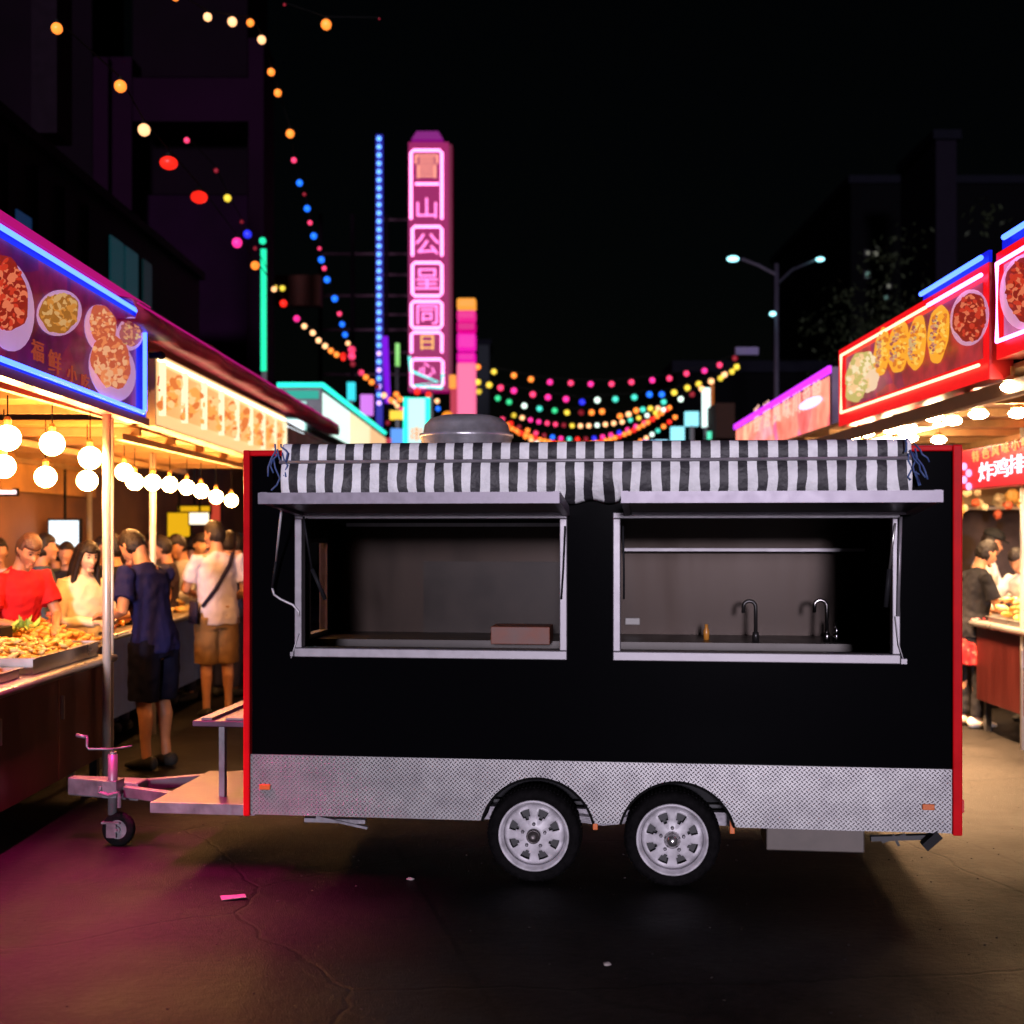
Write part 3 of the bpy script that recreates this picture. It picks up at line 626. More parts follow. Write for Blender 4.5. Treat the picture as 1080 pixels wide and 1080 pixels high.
def bowl(panel, root, cx, cy, rx, ry, rot, fm, dx=0, dy=0, k=.8, bm_=porc, off=.008):
    b = panel.ellipse(MB(), cx, cy, rx, ry, rot, off).build('bowl_picture', bm_, root)
    panel.ellipse(MB(), cx + dx, cy + dy, rx * k, ry * k, rot, off + .006, wob=.05).build('food_picture', PC[fm][2], b)
    bits(panel, b, cx + dx, cy + dy, rx * k, ry * k, rot, PC[fm], int(44 + rx * ry / 8), min(rx, ry) * .15, off + .0105)
bowl(p1, s1, 8, 322, 27, 49, -8, 'stew', -2, -12, .82)
bowl(p1, s1, 62, 330, 23, 25, 35, 'noodle', 0, 0, .86)
bowl(p1, s1, 106, 347, 17, 26, -10, 'fried', 2, -5, .8)
bowl(p1, s1, 137, 352, 14, 18, 10, 'salad', 1, -1, .82)
bowl(p1, s1, 118, 390, 24, 34, -14, 'fried', -1, -9, .84, off=.018)
tx = MB(); pass
for ch_, px_, py_, h_ in (('福', 40, 372, 24), ('鲜', 58, 384, 26), ('小', 76, 396, 20), ('吃', 90, 404, 18)):
    tx = MB(); p1.text(tx, ch_, px_, py_, h_ * .85, .01, 1.6); tx.build('character', glow('dim_orange_print', (.42, .06, .03), .7), s1)

# left second: warm backlit row of dishes under a tarpaulin
p2 = Panel(-2.60, 9.0, -2.62, 14.0, 1)
s2 = thing('menu_signboard', 'warm backlit menu board with a row of golden dishes, under the pink tarpaulin', 'sign', (-2.6, 11.5, 2.45))
p2.slab([(9, 2.5), (14.2, 2.46), (14.2, 3.06), (9, 3.04)], -.14, -.004).build('sign_case', mat('sign_case_cream', (.5, .35, .2), .5, 0, .1), s2)
p2.slab([(9.02, 2.51), (14.2, 2.47), (14.2, 3.05), (9.02, 3.03)], -.003, .003).build('lit_face', glow('warm_lightbox', (1.0, .60, .25), 1.15), s2)
fm_g = foodmat('printed_golden_dish', [(1, .42, .10), (1, .6, .22), (.85, .25, .05), (1, .75, .4)], 11, 1.0); fm_g2 = foodmat('printed_browned_dish', [(.9, .3, .07), (1, .62, .25), (1, .42, .12), (.8, .22, .05)], 14, 1.0)
n = 8
for i in range(n):
    da = 9.12 + 5.0 * i / n; db = 9.12 + 5.0 * (i + .88) / n
    p2.slab([(da, 2.60), (db, 2.60), (db, 2.95), (da, 2.95)], .004, .008).build('dish_picture', glow('dish_card', (1, .50, .17), 1.0), s2)
    dm = (da + db) / 2; cc_ = p2.at(dm, 2.775, 0); cx_ = CX + cc_.x / cc_.y * F; cy_ = HY - (cc_.z - HC) / cc_.y * F; bits(p2, [o for o in s2.children][-1], cx_, cy_, (db - da) * .42 * 2.6 / dm / dm * F, .15 / dm * F, 25, PC['dish'], 46, .045 / dm * F * .8, .009)
for i in range(n + 1): p2.slab([(9.06 + 5.0 * i / n, 2.58), (9.11 + 5.0 * i / n, 2.58), (9.11 + 5.0 * i / n, 2.97), (9.06 + 5.0 * i / n, 2.97)], .004, .045).build('divider', glow('divider_light', (1, .8, .5), 1.3), s2)
q = MB(); q.tube([p2.at(9.02, 2.985, .02), p2.at(14.1, 3.0, .02)], .018, 8); q.build('light_tube', glow('warm_tube', (1, .75, .42), 4.0), s2)
tx = MB(); p2.text(tx, '小', 169, 404, 20, .012, .9); tx.build('lettering', glow('red_print', (.8, .05, .02), .8), s2)

# tarpaulin roof edges, stall roofs
def stall(name, label, x0, x1, d0, d1, z, xs_poles, m_roof, sign=-1):
    st = thing(name, label, 'market stall', ((x0 + x1) / 2, (d0 + d1) / 2, 0))
    q = MB(); lo, hi = min(x0, x1), max(x0, x1); q.b2((lo, d0, z), (hi, d1, z + .03)); q.build('roof', m_roof, st)
    q = MB(); k = d0 + .3; i = 0
    while k < d1: q.b2((lo + .02, k, z - .06), (hi - .02, k + .05, z - .001)); k += .95
    for t in (.05, .5, .95): xx = lo + (hi - lo) * t; q.b2((xx, d0 + .02, z - .11), (xx + .05, d1 - .02, z - .062))
    q.build('roof_beams', mat('stall_beam', (.45, .27, .12), .5, .1, .2), st)
    for (x, y, r_) in xs_poles: MB().tube([(x, y, 0.0), (x, y, z - .112)], r_, 12).build('pole', mat('pole_steel', (.6, .55, .5), .35, .3, .1), st, smooth=True)
    return st
tarp = mat('orange_tarpaulin', (.60, .30, .09), .6, 0, .25, 2.5, .2, 4)
stl1 = stall('market_stall', 'brightly lit food stall behind the blue neon board on the left', -2.66, -4.9, 4.4, 8.85, 2.60, [(-2.63, 8.0, .028), (-2.70, 8.32, .012), (-4.8, 8.6, .03), (-4.8, 5, .03), (-4.25, 8.8, .02)], tarp)
stl2 = stall('market_stall', 'second left food stall under the pink tarpaulin and golden menu board', -2.76, -4.9, 8.9, 14.4, 2.50, [(-3.06, 10.5, .028), (-3.0, 14.0, .028), (-4.8, 14, .03), (-4.8, 11, .03)], mat('orange_tarpaulin'))
MB().b2((-4.88, 4.4, 2.14), (-4.86, 8.85, 2.59)).build('side_curtain', tarp, stl1); MB().b2((-4.88, 8.9, 2.12), (-4.86, 14.4, 2.49)).build('side_curtain', tarp, stl2)
# valance tarpaulin over stall 2, drooping
q = MB(); rows = []
for i in range(41):
    dd = 8.0 + 9.5 * i / 40; wv = .03 * math.sin(i * .9) + .015 * math.sin(i * 2.3)
    rows.append([Vector((-2.62, dd, 3.10)), Vector((-2.44 + wv * .4, dd, 3.10 + wv * .3)), Vector((-2.42 + wv * .6, dd, 3.16)), Vector((-2.46, dd, 3.24 + wv * .2)), Vector((-2.9, dd, 3.32)), Vector((-4.9, dd, 3.5))])
vs = [[q.bm.verts.new(p) for p in r_] for r_ in rows]
for a, b in zip(vs, vs[1:]):
    for k in range(5): q.face([a[k], a[k + 1], b[k + 1], b[k]])
tp = q.build('tarpaulin', mat('magenta_tarpaulin', (.5, .04, .13), .5, 0, .4, 3, .3, 6), stl2, smooth=True); tp.modifiers.new('t', 'SOLIDIFY').thickness = .012
MB().tube([(-2.43, 8.0, 3.21), (-2.43, 17.3, 3.21)], .007, 8).build('tarpaulin_light', magstrip, stl2)
q = MB().ball((-2.52, 8.85, 2.99), (.03, .05, .03)); q.b2((-2.60, 8.82, 2.97), (-2.53, 8.88, 3.01)); q.build('spotlight', duct, stl2)

# box sign with teal top
s3 = thing('box_sign', 'cream light box sign with a teal neon roof edge beyond the pink tarpaulin', 'sign', (-3.1, 22, 3.1))
MB().b2((-3.42, 18.0, 3.18), (-2.78, 27, 3.84)).build('sign_case', mat('case_dark', (.05, .06, .07), .5, 0, .1), s3)
p3 = Panel(-2.775, 18, -2.775, 27, 1)
for i, (da, db, c_, e_) in enumerate(((18.05, 21.0, (.75, 1.0, .9), 1.25), (21.04, 24.0, (1, .85, .5), 1.1), (24.04, 27, (1, .6, .3), 1.0))):
    p3.slab([(da, 3.2), (db, 3.2), (db, 3.76), (da, 3.76)], .0, .012).build('lit_face', glow('lightbox_%s' % 'abc'[i], c_, e_), s3)
tealn = glow('teal_neon', (.03, .95, .7), 1.6)
MB().tube([(-3.42, 17.97, 3.86), (-2.76, 17.97, 3.86), (-2.76, 26.8, 3.86)], .035, 8).build('neon_tube', tealn, s3, smooth=True)
MB().b2((-3.36, 17.97, 3.2), (-3.0, 17.995, 3.62)).build('front_panel', glow('pale_teal_face', (.5, 1, .9), .9), s3); MB().b2((-3.4, 17.975, 3.66), (-2.82, 17.995, 3.78)).build('front_strip', glow('teal_face', (.01, .5, .38), .8), s3)
# white box lamp between
bl = MB(); bl.b2(P(298, 468, 16.4) + Vector((0, 0, -.4)), P(316, 443, 16.4) + Vector((0, .35, 0)))
solo(bl, 'light_box', glow('white_lightbox', (.85, .95, 1), 1.6), P(307, 470, 16.5), 'small white light box at the end of the pink tarpaulin', 'sign')
aw3 = MB(); aw3.prism([Vector((-2.75, 15.2, 3.02)), Vector((-2.75, 21.5, 3.02)), Vector((-3.6, 21.5, 3.5)), Vector((-3.6, 15.2, 3.5))], (0, 0, .03))
aw3.b2((-2.78, 15.2, 2.7), (-2.75, 21.5, 3.01))
solo(aw3, 'stall_canopy', mat('pale_canvas', (.38, .33, .36), .6, 0, .3, 2), (-3, 18, 0), 'pale canvas canopy below the cream light box sign', 'canopy')

# right board, red neon with tacos and bowl
p4 = Panel(2.73, 7.0, 2.79, 10.5, -1)
s4 = thing('menu_signboard', 'red framed menu board with golden tacos and a red bowl, right side', 'sign', (2.8, 8.7, 2.6))
p4.slab([(7.06, 2.60), (10.52, 2.62), (10.52, 3.27), (7.06, 3.27)], -.14, -.004).build('sign_case', mat('case_red', (.35, .01, .01), .4, 0, .1), s4)
p4.slab([(7.06, 2.60), (10.52, 2.62), (10.52, 3.27), (7.06, 3.27)], -.003, .002).build('red_backlight', red_h, s4)
p4.slab([(7.14, 2.73), (10.25, 2.75), (10.25, 3.17), (7.14, 3.17)], .003, .006).build('menu_print', foodmat('crimson_print', [(.5, .01, .02), (.6, .02, .03), (.3, .01, .06), (.4, .005, .1)], 2.5, .8), s4)
MB().tube([p4.at(8.1, 3.2, .03), p4.at(10.33, 3.2, .03), p4.at(10.33, 2.72, .03), p4.at(7.14, 2.69, .03)], .011, 8).build('neon_tube', red_n, s4, smooth=True)
MB().tube([p4.at(7.1, 3.205, .03), p4.at(8.05, 3.205, .03)], .013, 8).build('neon_tube', pink_n, s4, smooth=True)
p4.slab([(7.06, 3.272), (8.25, 3.272), (8.25, 3.34), (7.06, 3.34)], -.02, .0).build('blue_glow_backing', blue_h, s4)  # strip added to glow as the halo of the blue tube
MB().tube([p4.at(7.1, 3.305, .03), p4.at(8.2, 3.305, .03)], .016, 8).build('neon_tube', blue_n, s4, smooth=True)
taco = foodmat('printed_taco', [(1, .45, .04), (1, .6, .06), (.9, .3, .02), (.95, .75, .2)], 16, .95)
for cx, cy, rx, ry in ((930, 372, 8, 26), (948, 366, 11, 28), (967, 362, 10, 29), (990, 352, 11, 31)): b_ = p4.ellipse(MB(), cx, cy, rx, ry, 6, .010, wob=.04).build('taco_picture', PC['taco'][0], s4); bits(p4, b_, cx, cy, rx * .85, ry * .92, 6, PC['taco'], 90, 2.4, .0145); bits(p4, b_, cx - rx * .45, cy, rx * .35, ry * .8, 6, PC['salad'], 40, 1.8, .08, seed=5)
wht = foodmat('printed_dumplings', [(1, .85, .6), (1, .7, .3), (.9, .9, .5), (1, .5, .2)], 18, .95)
b_ = p4.ellipse(MB(), 908, 396, 15, 28, 20, .010, wob=.08).build('dumpling_picture', PC['white'][2], s4); bits(p4, b_, 908, 396, 15, 28, 20, PC['white'], 120, 3.0, .0145); p4.ellipse(MB(), 918, 402, 8, 14, 30, .044, wob=.1).build('dumpling_picture', glow('cream_print', (1, .7, .45), .9), s4)
bowl(p4, s4, 1023, 335, 20, 30, 8, 'stew', 0, 0, .86)
# nearest right board
p5 = Panel(2.72, 4.3, 2.745, 6.98, -1)
s5 = thing('menu_signboard', 'red and pink neon menu board with a bowl of prawns, nearest on the right', 'sign', (2.8, 5.6, 2.6))
p5.slab([(4.3, 2.70), (6.98, 2.70), (6.98, 3.30), (4.3, 3.33)], -.14, -.004).build('sign_case', mat('case_red'), s5)
p5.slab([(4.3, 2.70), (6.98, 2.70), (6.98, 3.30), (4.3, 3.33)], -.003, .002).build('red_backlight', red_h, s5)
p5.slab([(4.3, 2.80), (6.86, 2.81), (6.86, 3.21), (4.3, 3.24)], .003, .006).build('menu_print', foodmat('magenta_print', [(.7, .1, .3), (.8, .2, .45), (.6, .05, .2), (.75, .25, .5)], 2, .8), s5)
MB().tube([p5.at(4.3, 3.255, .03), p5.at(6.9, 3.225, .03), p5.at(6.9, 2.79, .03), p5.at(4.3, 2.77, .03)], .012, 8).build('neon_tube', pink_n, s5, smooth=True)
p5.slab([(4.3, 3.335), (6.9, 3.305), (6.9, 3.385), (4.3, 3.41)], -.02, .0).build('blue_glow_backing', blue_h, s5)  # same here: emissive strip imitating the tube's blue halo
MB().tube([p5.at(4.3, 3.37, .03), p5.at(6.8, 3.35, .03)], .016, 8).build('neon_tube', blue_n, s5, smooth=True)
bowl(p5, s5, 1082, 308, 27, 40, 4, 'stew', 2, -4, .85)
# lower right trims
# third right board, pink
p6 = Panel(3.11, 12.0, 3.39, 18.7, -1)
s6 = thing('shop_signboard', 'glowing orange and pink sign with a violet light strip, behind the trailer on the right', 'sign', (3.3, 15, 2.6))
p6.slab([(12, 2.60), (18.7, 2.6), (18.7, 3.33), (12, 3.33)], -.2, -.004).build('sign_case', mat('case_violet', (.06, .01, .08), .5, 0, .1), s6)
p6.slab([(12.1, 2.62), (18.6, 2.62), (18.6, 3.25), (12.1, 3.25)], -.003, .002).build('lit_face', foodmat('pink_orange_lightbox', [(1, .12, .14), (1, .26, .16), (1, .12, .35), (1, .40, .22)], 1.6, 1.6), s6)
p6.slab([(12, 3.27), (18.7, 3.27), (18.7, 3.34), (12, 3.34)], .0, .03).build('violet_strip', glow('violet_led', (.65, .03, 1), 1.6), s6)
for i, ch_ in enumerate('香港風味川菜館'): tx = MB(); p6.text(tx, ch_, 798 + i * 10.5, 444 - i * 4.6, 26, .01, 1.6); tx.build('character', glow('cream_letters', (1, .55, .42), 1.2), s6)
q = MB(); p6.ellipse(q, 855, 425, 13, 5, -25, .012); q.build('bright_mark', glow('ice_letters', (.7, .6, 1), 1.8), s6)

# inner red board on right
p7 = Panel(3.98, 8.6, 3.98, 11.3, -1)
s7 = thing('hanging_signboard', 'red light box with white and yellow characters hanging over the right food counter', 'sign', (4, 10, 2.1))
p7.slab([(8.4, 2.09), (11.1, 2.09), (11.1, 2.44), (8.4, 2.44)], -.1, -.004).build('sign_case', mat('case_red'), s7)
p7.slab([(8.42, 2.10), (11.08, 2.10), (11.08, 2.43), (8.42, 2.43)], -.003, .002).build('lit_face', glow('hot_red_face', (1, .03, .04), .95), s7)
for i, ch_ in enumerate('特色风味小吃'): tx = MB(); p7.text(tx, ch_, 1029 + i * 10.5, 482 - i * 3.0, 11, .008, 1.6); tx.build('small_character', glow('yellow_letters', (1, .45, .12), 1.2), s7)
for i, ch_ in enumerate('炸鸡排'): tx = MB(); p7.text(tx, ch_, 1040 + i * 16, 499 - i * 4, 19, .008, 2.0); tx.build('character', glow('white_letters', (1, .80, .92), 2.2), s7)
q = MB()
for k in range(4): p7.ellipse(q, 1017 + (k % 2) * 5, 492 + k * 7, 3, 4, 0, .008)
q.build('side_marks', glow('lilac_letters', (.9, .5, 1), 1.4), s7)

# right stall
stl3 = stall('market_stall', 'right hand food stall with a wooden ceiling full of white lamps', 2.88, 6.2, 4.3, 13.4, 2.66, [(4.05, 9.75, .03), (2.95, 13.2, .03), (6.1, 12, .03), (4.15, 12.4, .02)], mat('brown_ceiling', (.30, .18, .10), .55, 0, .35, 3))
MB().b2((2.80, 4.3, 2.5), (2.87, 13.4, 2.58)).build('front_beam', mat('dark_beam', (.10, .05, .03), .5, 0, .3), stl3)
MB().b2((6.15, 7.0, .0), (6.2, 13.4, 2.65)).build('back_wall', mat('cream_wall', (.55, .40, .25), .6, 0, .3, 2), stl3)
MB().b2((4.2, 13.35, 0.), (6.14, 13.4, 2.65)).build('end_wall', mat('cream_wall'), stl3)
MB().b2((4.55, 13.0, 0.9), (6.1, 13.3, 2.0)).build('kitchen_unit', mat('dark_unit', (.05, .035, .03), .4, 0, .3), stl3)
q = MB()
for z_ in (1.95, 2.2): q.b2((4.4, 12.6, z_), (6.1, 13.2, z_ + .03))
q.build('shelf', steel, stl3)
rnd = random.Random(4)
q = MB()
for i in range(26):
    q.mi = i % 3; q.ball((rnd.uniform(4.25, 5.2), rnd.uniform(12.2, 12.9), rnd.uniform(1.83, 2.12)), (rnd.uniform(.03, .08),) * 3, 10, 7, .3)
solo(q, 'hanging_snacks', [mat('snack_gold', (.8, .45, .12), .5), mat('snack_pale', (.8, .65, .4), .5), mat('snack_red', (.6, .12, .05), .5)], (4.7, 12.5, 1.8), 'golden snacks hung in bags above the right stall kitchen', 'snacks', kind='stuff')

# ---- lamps
def protolamp(nm, glowm, r_=.072, stretch=1.):
    g_ = MB().ball((0, 0, 0), (r_, r_, r_ * stretch), 20, 12).mesh(nm, glowm, True)
    s_ = MB(); s_.lathe([(.018, r_ * .9), (.022, r_ + .03), (.012, r_ + .05)], (0, 0, 0), 'Z', 12); return g_, s_.mesh('socket', mat('lamp_socket', (.5, .3, .1), .4, .6))
warm = glow('warm_bulb', (1.0, .46, .13), 190.0)
gm, sm_ = protolamp('globe', warm)
def lamp(x, y, z, ceil, label, group='round bulbs hanging in the left stalls', gm=gm, sm_=sm_, sc=1.):
    t = thing('hanging_bulb', label, 'hanging bulb', (x, y, z), group=group)
    a = bpy.data.objects.new('globe', gm); COL.objects.link(a); a.parent = t; a.scale = (sc,) * 3
    b = bpy.data.objects.new('socket', sm_); COL.objects.link(b); b.parent = t
    MB().tube([(x, y, z + .11), (x, y, ceil)], .004, 5).build('cord', wirem, t)
for (px, py, d, lb) in ((8, 462, 6.9, 'front row, cut by the left edge of the picture'), (55, 468, 7.4, 'front row, between the left edge and the steel pole'), (95, 483, 7.9, 'front row, touching the steel pole'),
                        (4, 492, 7.7, 'lower back row, at the left edge of the picture'), (48, 503, 8.4, 'lower back row, above the white screen'), (92, 507, 8.8, 'lower back row, right beside the steel pole')):
    p = P(px, py, d); lamp(p.x, p.y, p.z, 2.49 if d < 8.85 else 2.39, 'large glowing round bulb, ' + lb)
for i, (px, py, d) in enumerate(((131, 498, 9.5), (142, 508, 9.8), (161, 509, 10.3), (179, 511, 10.8), (197, 514, 11.3), (212, 518, 11.8), (228, 524, 12.4), (244, 528, 13.2))):
    p = P(px, py, d); lamp(p.x, p.y, p.z, 2.39, ['first', 'second', 'third', 'fourth', 'fifth', 'sixth', 'seventh', 'last and smallest'][i] + ' bulb from the steel pole in the receding row over the crowd', sc=.92)
white = glow('cool_white_lamp', (1.0, .66, .36), 120.0)
gm2 = MB().ball((0, 0, 0), (.065, .065, .032), 18, 10).mesh('globe', white, True)
rl = [(900, 460, 10.0), (914, 457, 9.0), (940, 453, 11.2), (958, 451, 8.6), (985, 440, 7.9), (1005, 444, 9.2), (1032, 437, 8.0), (1068, 408, 5.9), (1074, 436, 7.7), (960, 462, 12.2), (990, 464, 12.6), (905, 468, 12.4), (945, 466, 13.0), (1022, 424, 6.9)]
for i, (px, py, d) in enumerate(rl):
    d_ = (2.54 - HC) * F / (HY - py); d_ = min(max(d_, 5.2), 13.0); x_ = (px - CX) / F * d_
    z_ = HC + (HY - py) / F * d_
    if z_ > 2.56: z_ = 2.56
    t = thing('ceiling_lamp', 'white dish lamp under the right stall ceiling, number %d counted from the trailer side' % (i + 1), 'ceiling lamp', (x_, d_, z_), group='white lamps under the right stall ceiling')
    t['px'] = px
    a = bpy.data.objects.new('lamp_globe', gm2); COL.objects.link(a); a.parent = t
    MB().lathe([(.05, .035), (.03, .06), (.012, .065), (.012, 2.655 - z_)], (x_, d_, z_), 'Z', 12).build('lamp_fitting', mat('lamp_socket'), t)
_l = sorted([o for o in bpy.data.objects if o.name.startswith('ceiling_lamp')], key=lambda o: o['px'])
_w = ['leftmost', 'second from the left', 'third from the left', 'fourth from the left', 'fifth from the left', 'sixth from the left', 'seventh from the left', 'seventh from the right', 'sixth from the right', 'fifth from the right', 'fourth from the right', 'third from the right', 'second from the right', 'rightmost']
for o, w_ in zip(_l, _w): o['label'] = 'white dish lamp under the right stall ceiling, ' + w_; del o['px']
for i, (xa, ya, yb, lb) in enumerate(((4.6, 5.6, 7.3, 'nearest long'), (4.4, 8.2, 9.6, 'middle long'), (3.55, 10.2, 12.4, 'farthest long'))):
    q = MB(); q.b2((xa - .03, ya, 2.60), (xa + .03, yb, 2.625)); o = solo(q, 'tube_lamp', glow('cool_tube', (1, .8, .55), 9), (xa, ya, 2.6), lb + ' white tube lamp on the right stall ceiling', 'tube lamp', 'tube lamps on the right stall ceiling')

# ================================================================== COUNTERS AND FOOD
def counter(label, xf, xb, d0, d1, z, panels, m_panel, zb=.24):
    c = thing('food_counter', label, 'counter', ((xf + xb) / 2, (d0 + d1) / 2, 0)); lo, hi = min(xf, xb), max(xf, xb); s = 1 if xf > xb else -1
    MB().b2((lo - .02, d0, z - .04), (hi + .02, d1, z)).build('worktop', sstop, c, bevel=.008)
    MB().tube([(xf + s * .025, d0, z - .022), (xf + s * .025, d1, z - .022)], .024, 10).build('edge_rail', steel, c, smooth=True)
    n = panels
    for i in range(n):
        a = d0 + .03 + (d1 - d0 - .06) * i / n; b = d0 + .03 + (d1 - d0 - .06) * (i + 1) / n - .012
        MB().b2((xf - s * .03, a, zb), (xf - s * .005, b, z - .05)).build('door_panel', m_panel, c, bevel=.004)
        MB().b2((xf - s * .004, a + .03, z - .16), (xf + s * .012, a + .05, z - .30)).build('handle', steel, c)
    MB().b2((lo + .05, d0 + .02, zb), (hi - .05, d1 - .02, zb + .02)).build('base_shelf', darksteel, c)
    MB().b2((lo + .04, d1 - .03, zb), (hi - .04, d1 - .005, z - .045)).build('end_panel', m_panel, c); 
    MB().b2((lo + .04, d0 + .005, zb), (hi - .04, d0 + .03, z - .045)).build('end_panel', m_panel, c)
    for x in (lo + .08, hi - .08):
        for y in (d0 + .1, d1 - .1): MB().b2((x - .025, y - .025, 0), (x + .025, y + .025, zb - .001)).build('leg', darksteel, c)
    return c
ct1 = counter('long steel food counter with dark reddish doors, nearest on the left', -2.70, -4.2, 4.6, 8.3, .90, 4, brushed('dull_red_steel', (.16, .07, .055), .34, .75, (2, 2, .3)))
ct2 = counter('blue fronted food counter behind the man in the navy shirt', -3.15, -4.1, 9.55, 13.2, .92, 4, mat('blue_front', (.10, .16, .42), .4, .2, .2))
ct3 = counter('right hand food counter with scuffed red printed doors', 4.03, 5.0, 7.6, 10.75, .95, 3, brushed('scuffed_red_door', (.055, .009, .008), .32, .5, (2, 2, .5)), .27)

def tray(x0, x1, y0, y1, z, h, label, tilt=0):
    t = MB(); w_ = .012
    t.b2((x0, y0, z), (x1, y1, z + w_)); t.b2((x0, y0, z + w_), (x0 + w_, y1, z + h)); t.b2((x1 - w_, y0, z + w_), (x1, y1, z + h)); t.b2((x0 + w_, y0, z + w_), (x1 - w_, y0 + w_, z + h)); t.b2((x0 + w_, y1 - w_, z + w_), (x1 - w_, y1, z + h))
    t.b2((x0 - .02, y0 - .02, z + h), (x1 + .02, y0 + w_, z + h + .006)); t.b2((x0 - .02, y1 - w_, z + h), (x1 + .02, y1 + .02, z + h + .006)); t.b2((x0 - .02, y0 + w_, z + h), (x0 + w_, y1 - w_, z + h + .006)); t.b2((x1 - w_, y0 + w_, z + h), (x1 + .02, y1 - w_, z + h + .006))
    return solo(t, 'food_tray', steel, ((x0 + x1) / 2, (y0 + y1) / 2, z), label, 'tray')
FM = {'gold': mat('fried_gold', (.72, .38, .09), .45, 0, .3, 20), 'pale': mat('fried_pale', (.80, .60, .25), .45, 0, .25, 20), 'brown': mat('fried_brown', (.42, .15, .05), .4, 0, .3, 20), 'red': mat('chilli_red', (.60, .13, .05), .35, 0, .3, 20), 'orange': mat('glazed_orange', (.85, .33, .04), .35, 0, .2, 20), 'green': mat('lettuce', (.35, .50, .10), .5, 0, .3, 20), 'yellow': mat('yellow_cake', (.85, .55, .12), .5, 0, .2, 20)}
def pile(x0, x1, y0, y1, z, hh, cols, n, size, label, elong=1.6, name='fried_food'):
    rnd = random.Random(int(x0 * 100 + y0 * 37)); m = MB(); cx, cy = (x0 + x1) / 2, (y0 + y1) / 2
    for i in range(n):
        x, y = rnd.uniform(x0, x1), rnd.uniform(y0, y1); q = max(0, 1 - max(abs((x - cx) / (x1 - x0) * 2), abs((y - cy) / (y1 - y0) * 2)) ** 2)
        zz = z + rnd.uniform(.2, 1) * hh * (.25 + .75 * q); s_ = size * rnd.uniform(.6, 1.25); m.mi = rnd.randrange(len(cols))
        m.ball((x, y, zz), (s_ * elong, s_ * rnd.uniform(.6, 1), s_ * .6), 9, 6, .45, Euler((rnd.uniform(-.5, .5), rnd.uniform(-.5, .5), rnd.uniform(0, 6.3))).to_matrix())
    return solo(m, name, [FM[c] for c in cols], (cx, cy, z), label, 'food', kind='stuff', smooth=True)
z1 = .902
tray(-3.75, -2.78, 5.5, 6.95, z1, .05, 'wide shallow steel tray of chilli pieces at the near end of the left counter')
pile(-3.7, -2.84, 5.55, 6.9, z1 + .02, .09, ['red', 'brown', 'orange', 'pale'], 480, .024, 'heap of chilli coated fried pieces in the nearest left tray')
tray(-3.6, -2.76, 7.1, 8.22, z1, .09, 'deep steel tray of golden fried food beside the steel pole')
pile(-3.55, -2.82, 7.15, 8.15, z1 + .05, .12, ['gold', 'pale', 'orange', 'pale'], 460, .024, 'golden fried pieces heaped in the tray beside the steel pole')
tray(-4.18, -3.66, 7.1, 8.2, z1, .05, 'black rimmed tray in front of the vendor in red')
pile(-4.13, -3.7, 7.15, 8.15, z1 + .02, .10, ['orange', 'gold', 'brown'], 160, .026, 'orange glazed pieces in front of the vendor in red')
# behind: second row table for far foods
q = MB(); q.b2((-3.9, 8.34, .86), (-2.95, 9.0, .90)); 
for x in (-3.85, -3.0): 
    for y in (8.40, 8.94): q.b2((x - .02, y - .02, 0), (x + .02, y + .02, .86))
solo(q, 'side_table', steel, (-3.4, 8.67, 0), 'steel side table joining the two left counters, in front of the woman in cream', 'table')
pile(-3.85, -3.0, 8.38, 8.95, .92, .16, ['orange', 'gold', 'orange'], 260, .03, 'orange cakes heaped on the side table before the woman in cream')
rnd = random.Random(5); q = MB()
for i in range(46):
    a = rnd.uniform(0, 6.28); b = rnd.uniform(.2, 1.3); L_ = rnd.uniform(.08, .16); c0 = Vector((-3.42 + rnd.uniform(-.09, .09), 8.62 + rnd.uniform(-.08, .08), 1.02)); dr = Vector((math.cos(a) * math.cos(b), math.sin(a) * math.cos(b), math.sin(b)))
    sd = dr.cross(Vector((0, 0, 1))).normalized() * .025; v_ = [q.bm.verts.new(c0 + w_) for w_ in (Vector((0, 0, 0)), dr * L_ * .5 + sd, dr * L_ + Vector((0, 0, -.02)), dr * L_ * .5 - sd)]; q.face(v_)
solo(q, 'lettuce', mat('lettuce_leaf', (.42, .60, .12), .5, 0, .3), (-3.42, 8.62, 1.0), 'bunch of curly green lettuce by the vendor in red', 'lettuce')
q = MB().lathe([(.07, 0), (.13, .10), (.135, .11), (.12, .105), (.06, .01)], (-3.72, 8.05, z1 + .07), 'Z', 24); solo(q, 'bowl', mat('cream_bowl', (.7, .55, .45), .4), (-3.72, 8.05, z1 + .07), 'cream bowl beside the hands of the vendor in red', 'bowl', smooth=True)
q = MB(); q.b2((-3.56, 8.0, z1 + .12), (-3.32, 8.2, z1 + .20)); solo(q, 'food_box', duct, (-3.44, 8.1, z1 + .12), 'black food box beside the green lettuce', 'box', bevel=.008)
pile(-3.95, -3.25, 9.7, 11.2, .93, .17, ['orange', 'gold', 'red'], 170, .045, 'orange snacks heaped on the blue fronted counter')
pile(-3.95, -3.25, 11.4, 12.8, .93, .15, ['gold', 'pale'], 120, .045, 'golden snacks at the far end of the blue fronted counter')
tray(4.10, 4.90, 8.0, 9.3, .952, .04, 'near steel tray on the right counter'); tray(4.10, 4.90, 9.4, 10.6, .952, .04, 'far steel tray on the right counter')
pile(4.14, 4.86, 8.05, 9.25, .97, .30, ['yellow', 'pale', 'gold'], 210, .04, 'heap of yellow fried dough in the near tray on the right counter', 1.2)
pile(4.14, 4.86, 9.45, 10.55, .97, .40, ['yellow', 'pale', 'gold'], 240, .04, 'heap of yellow fried dough in the far tray on the right counter', 1.2)
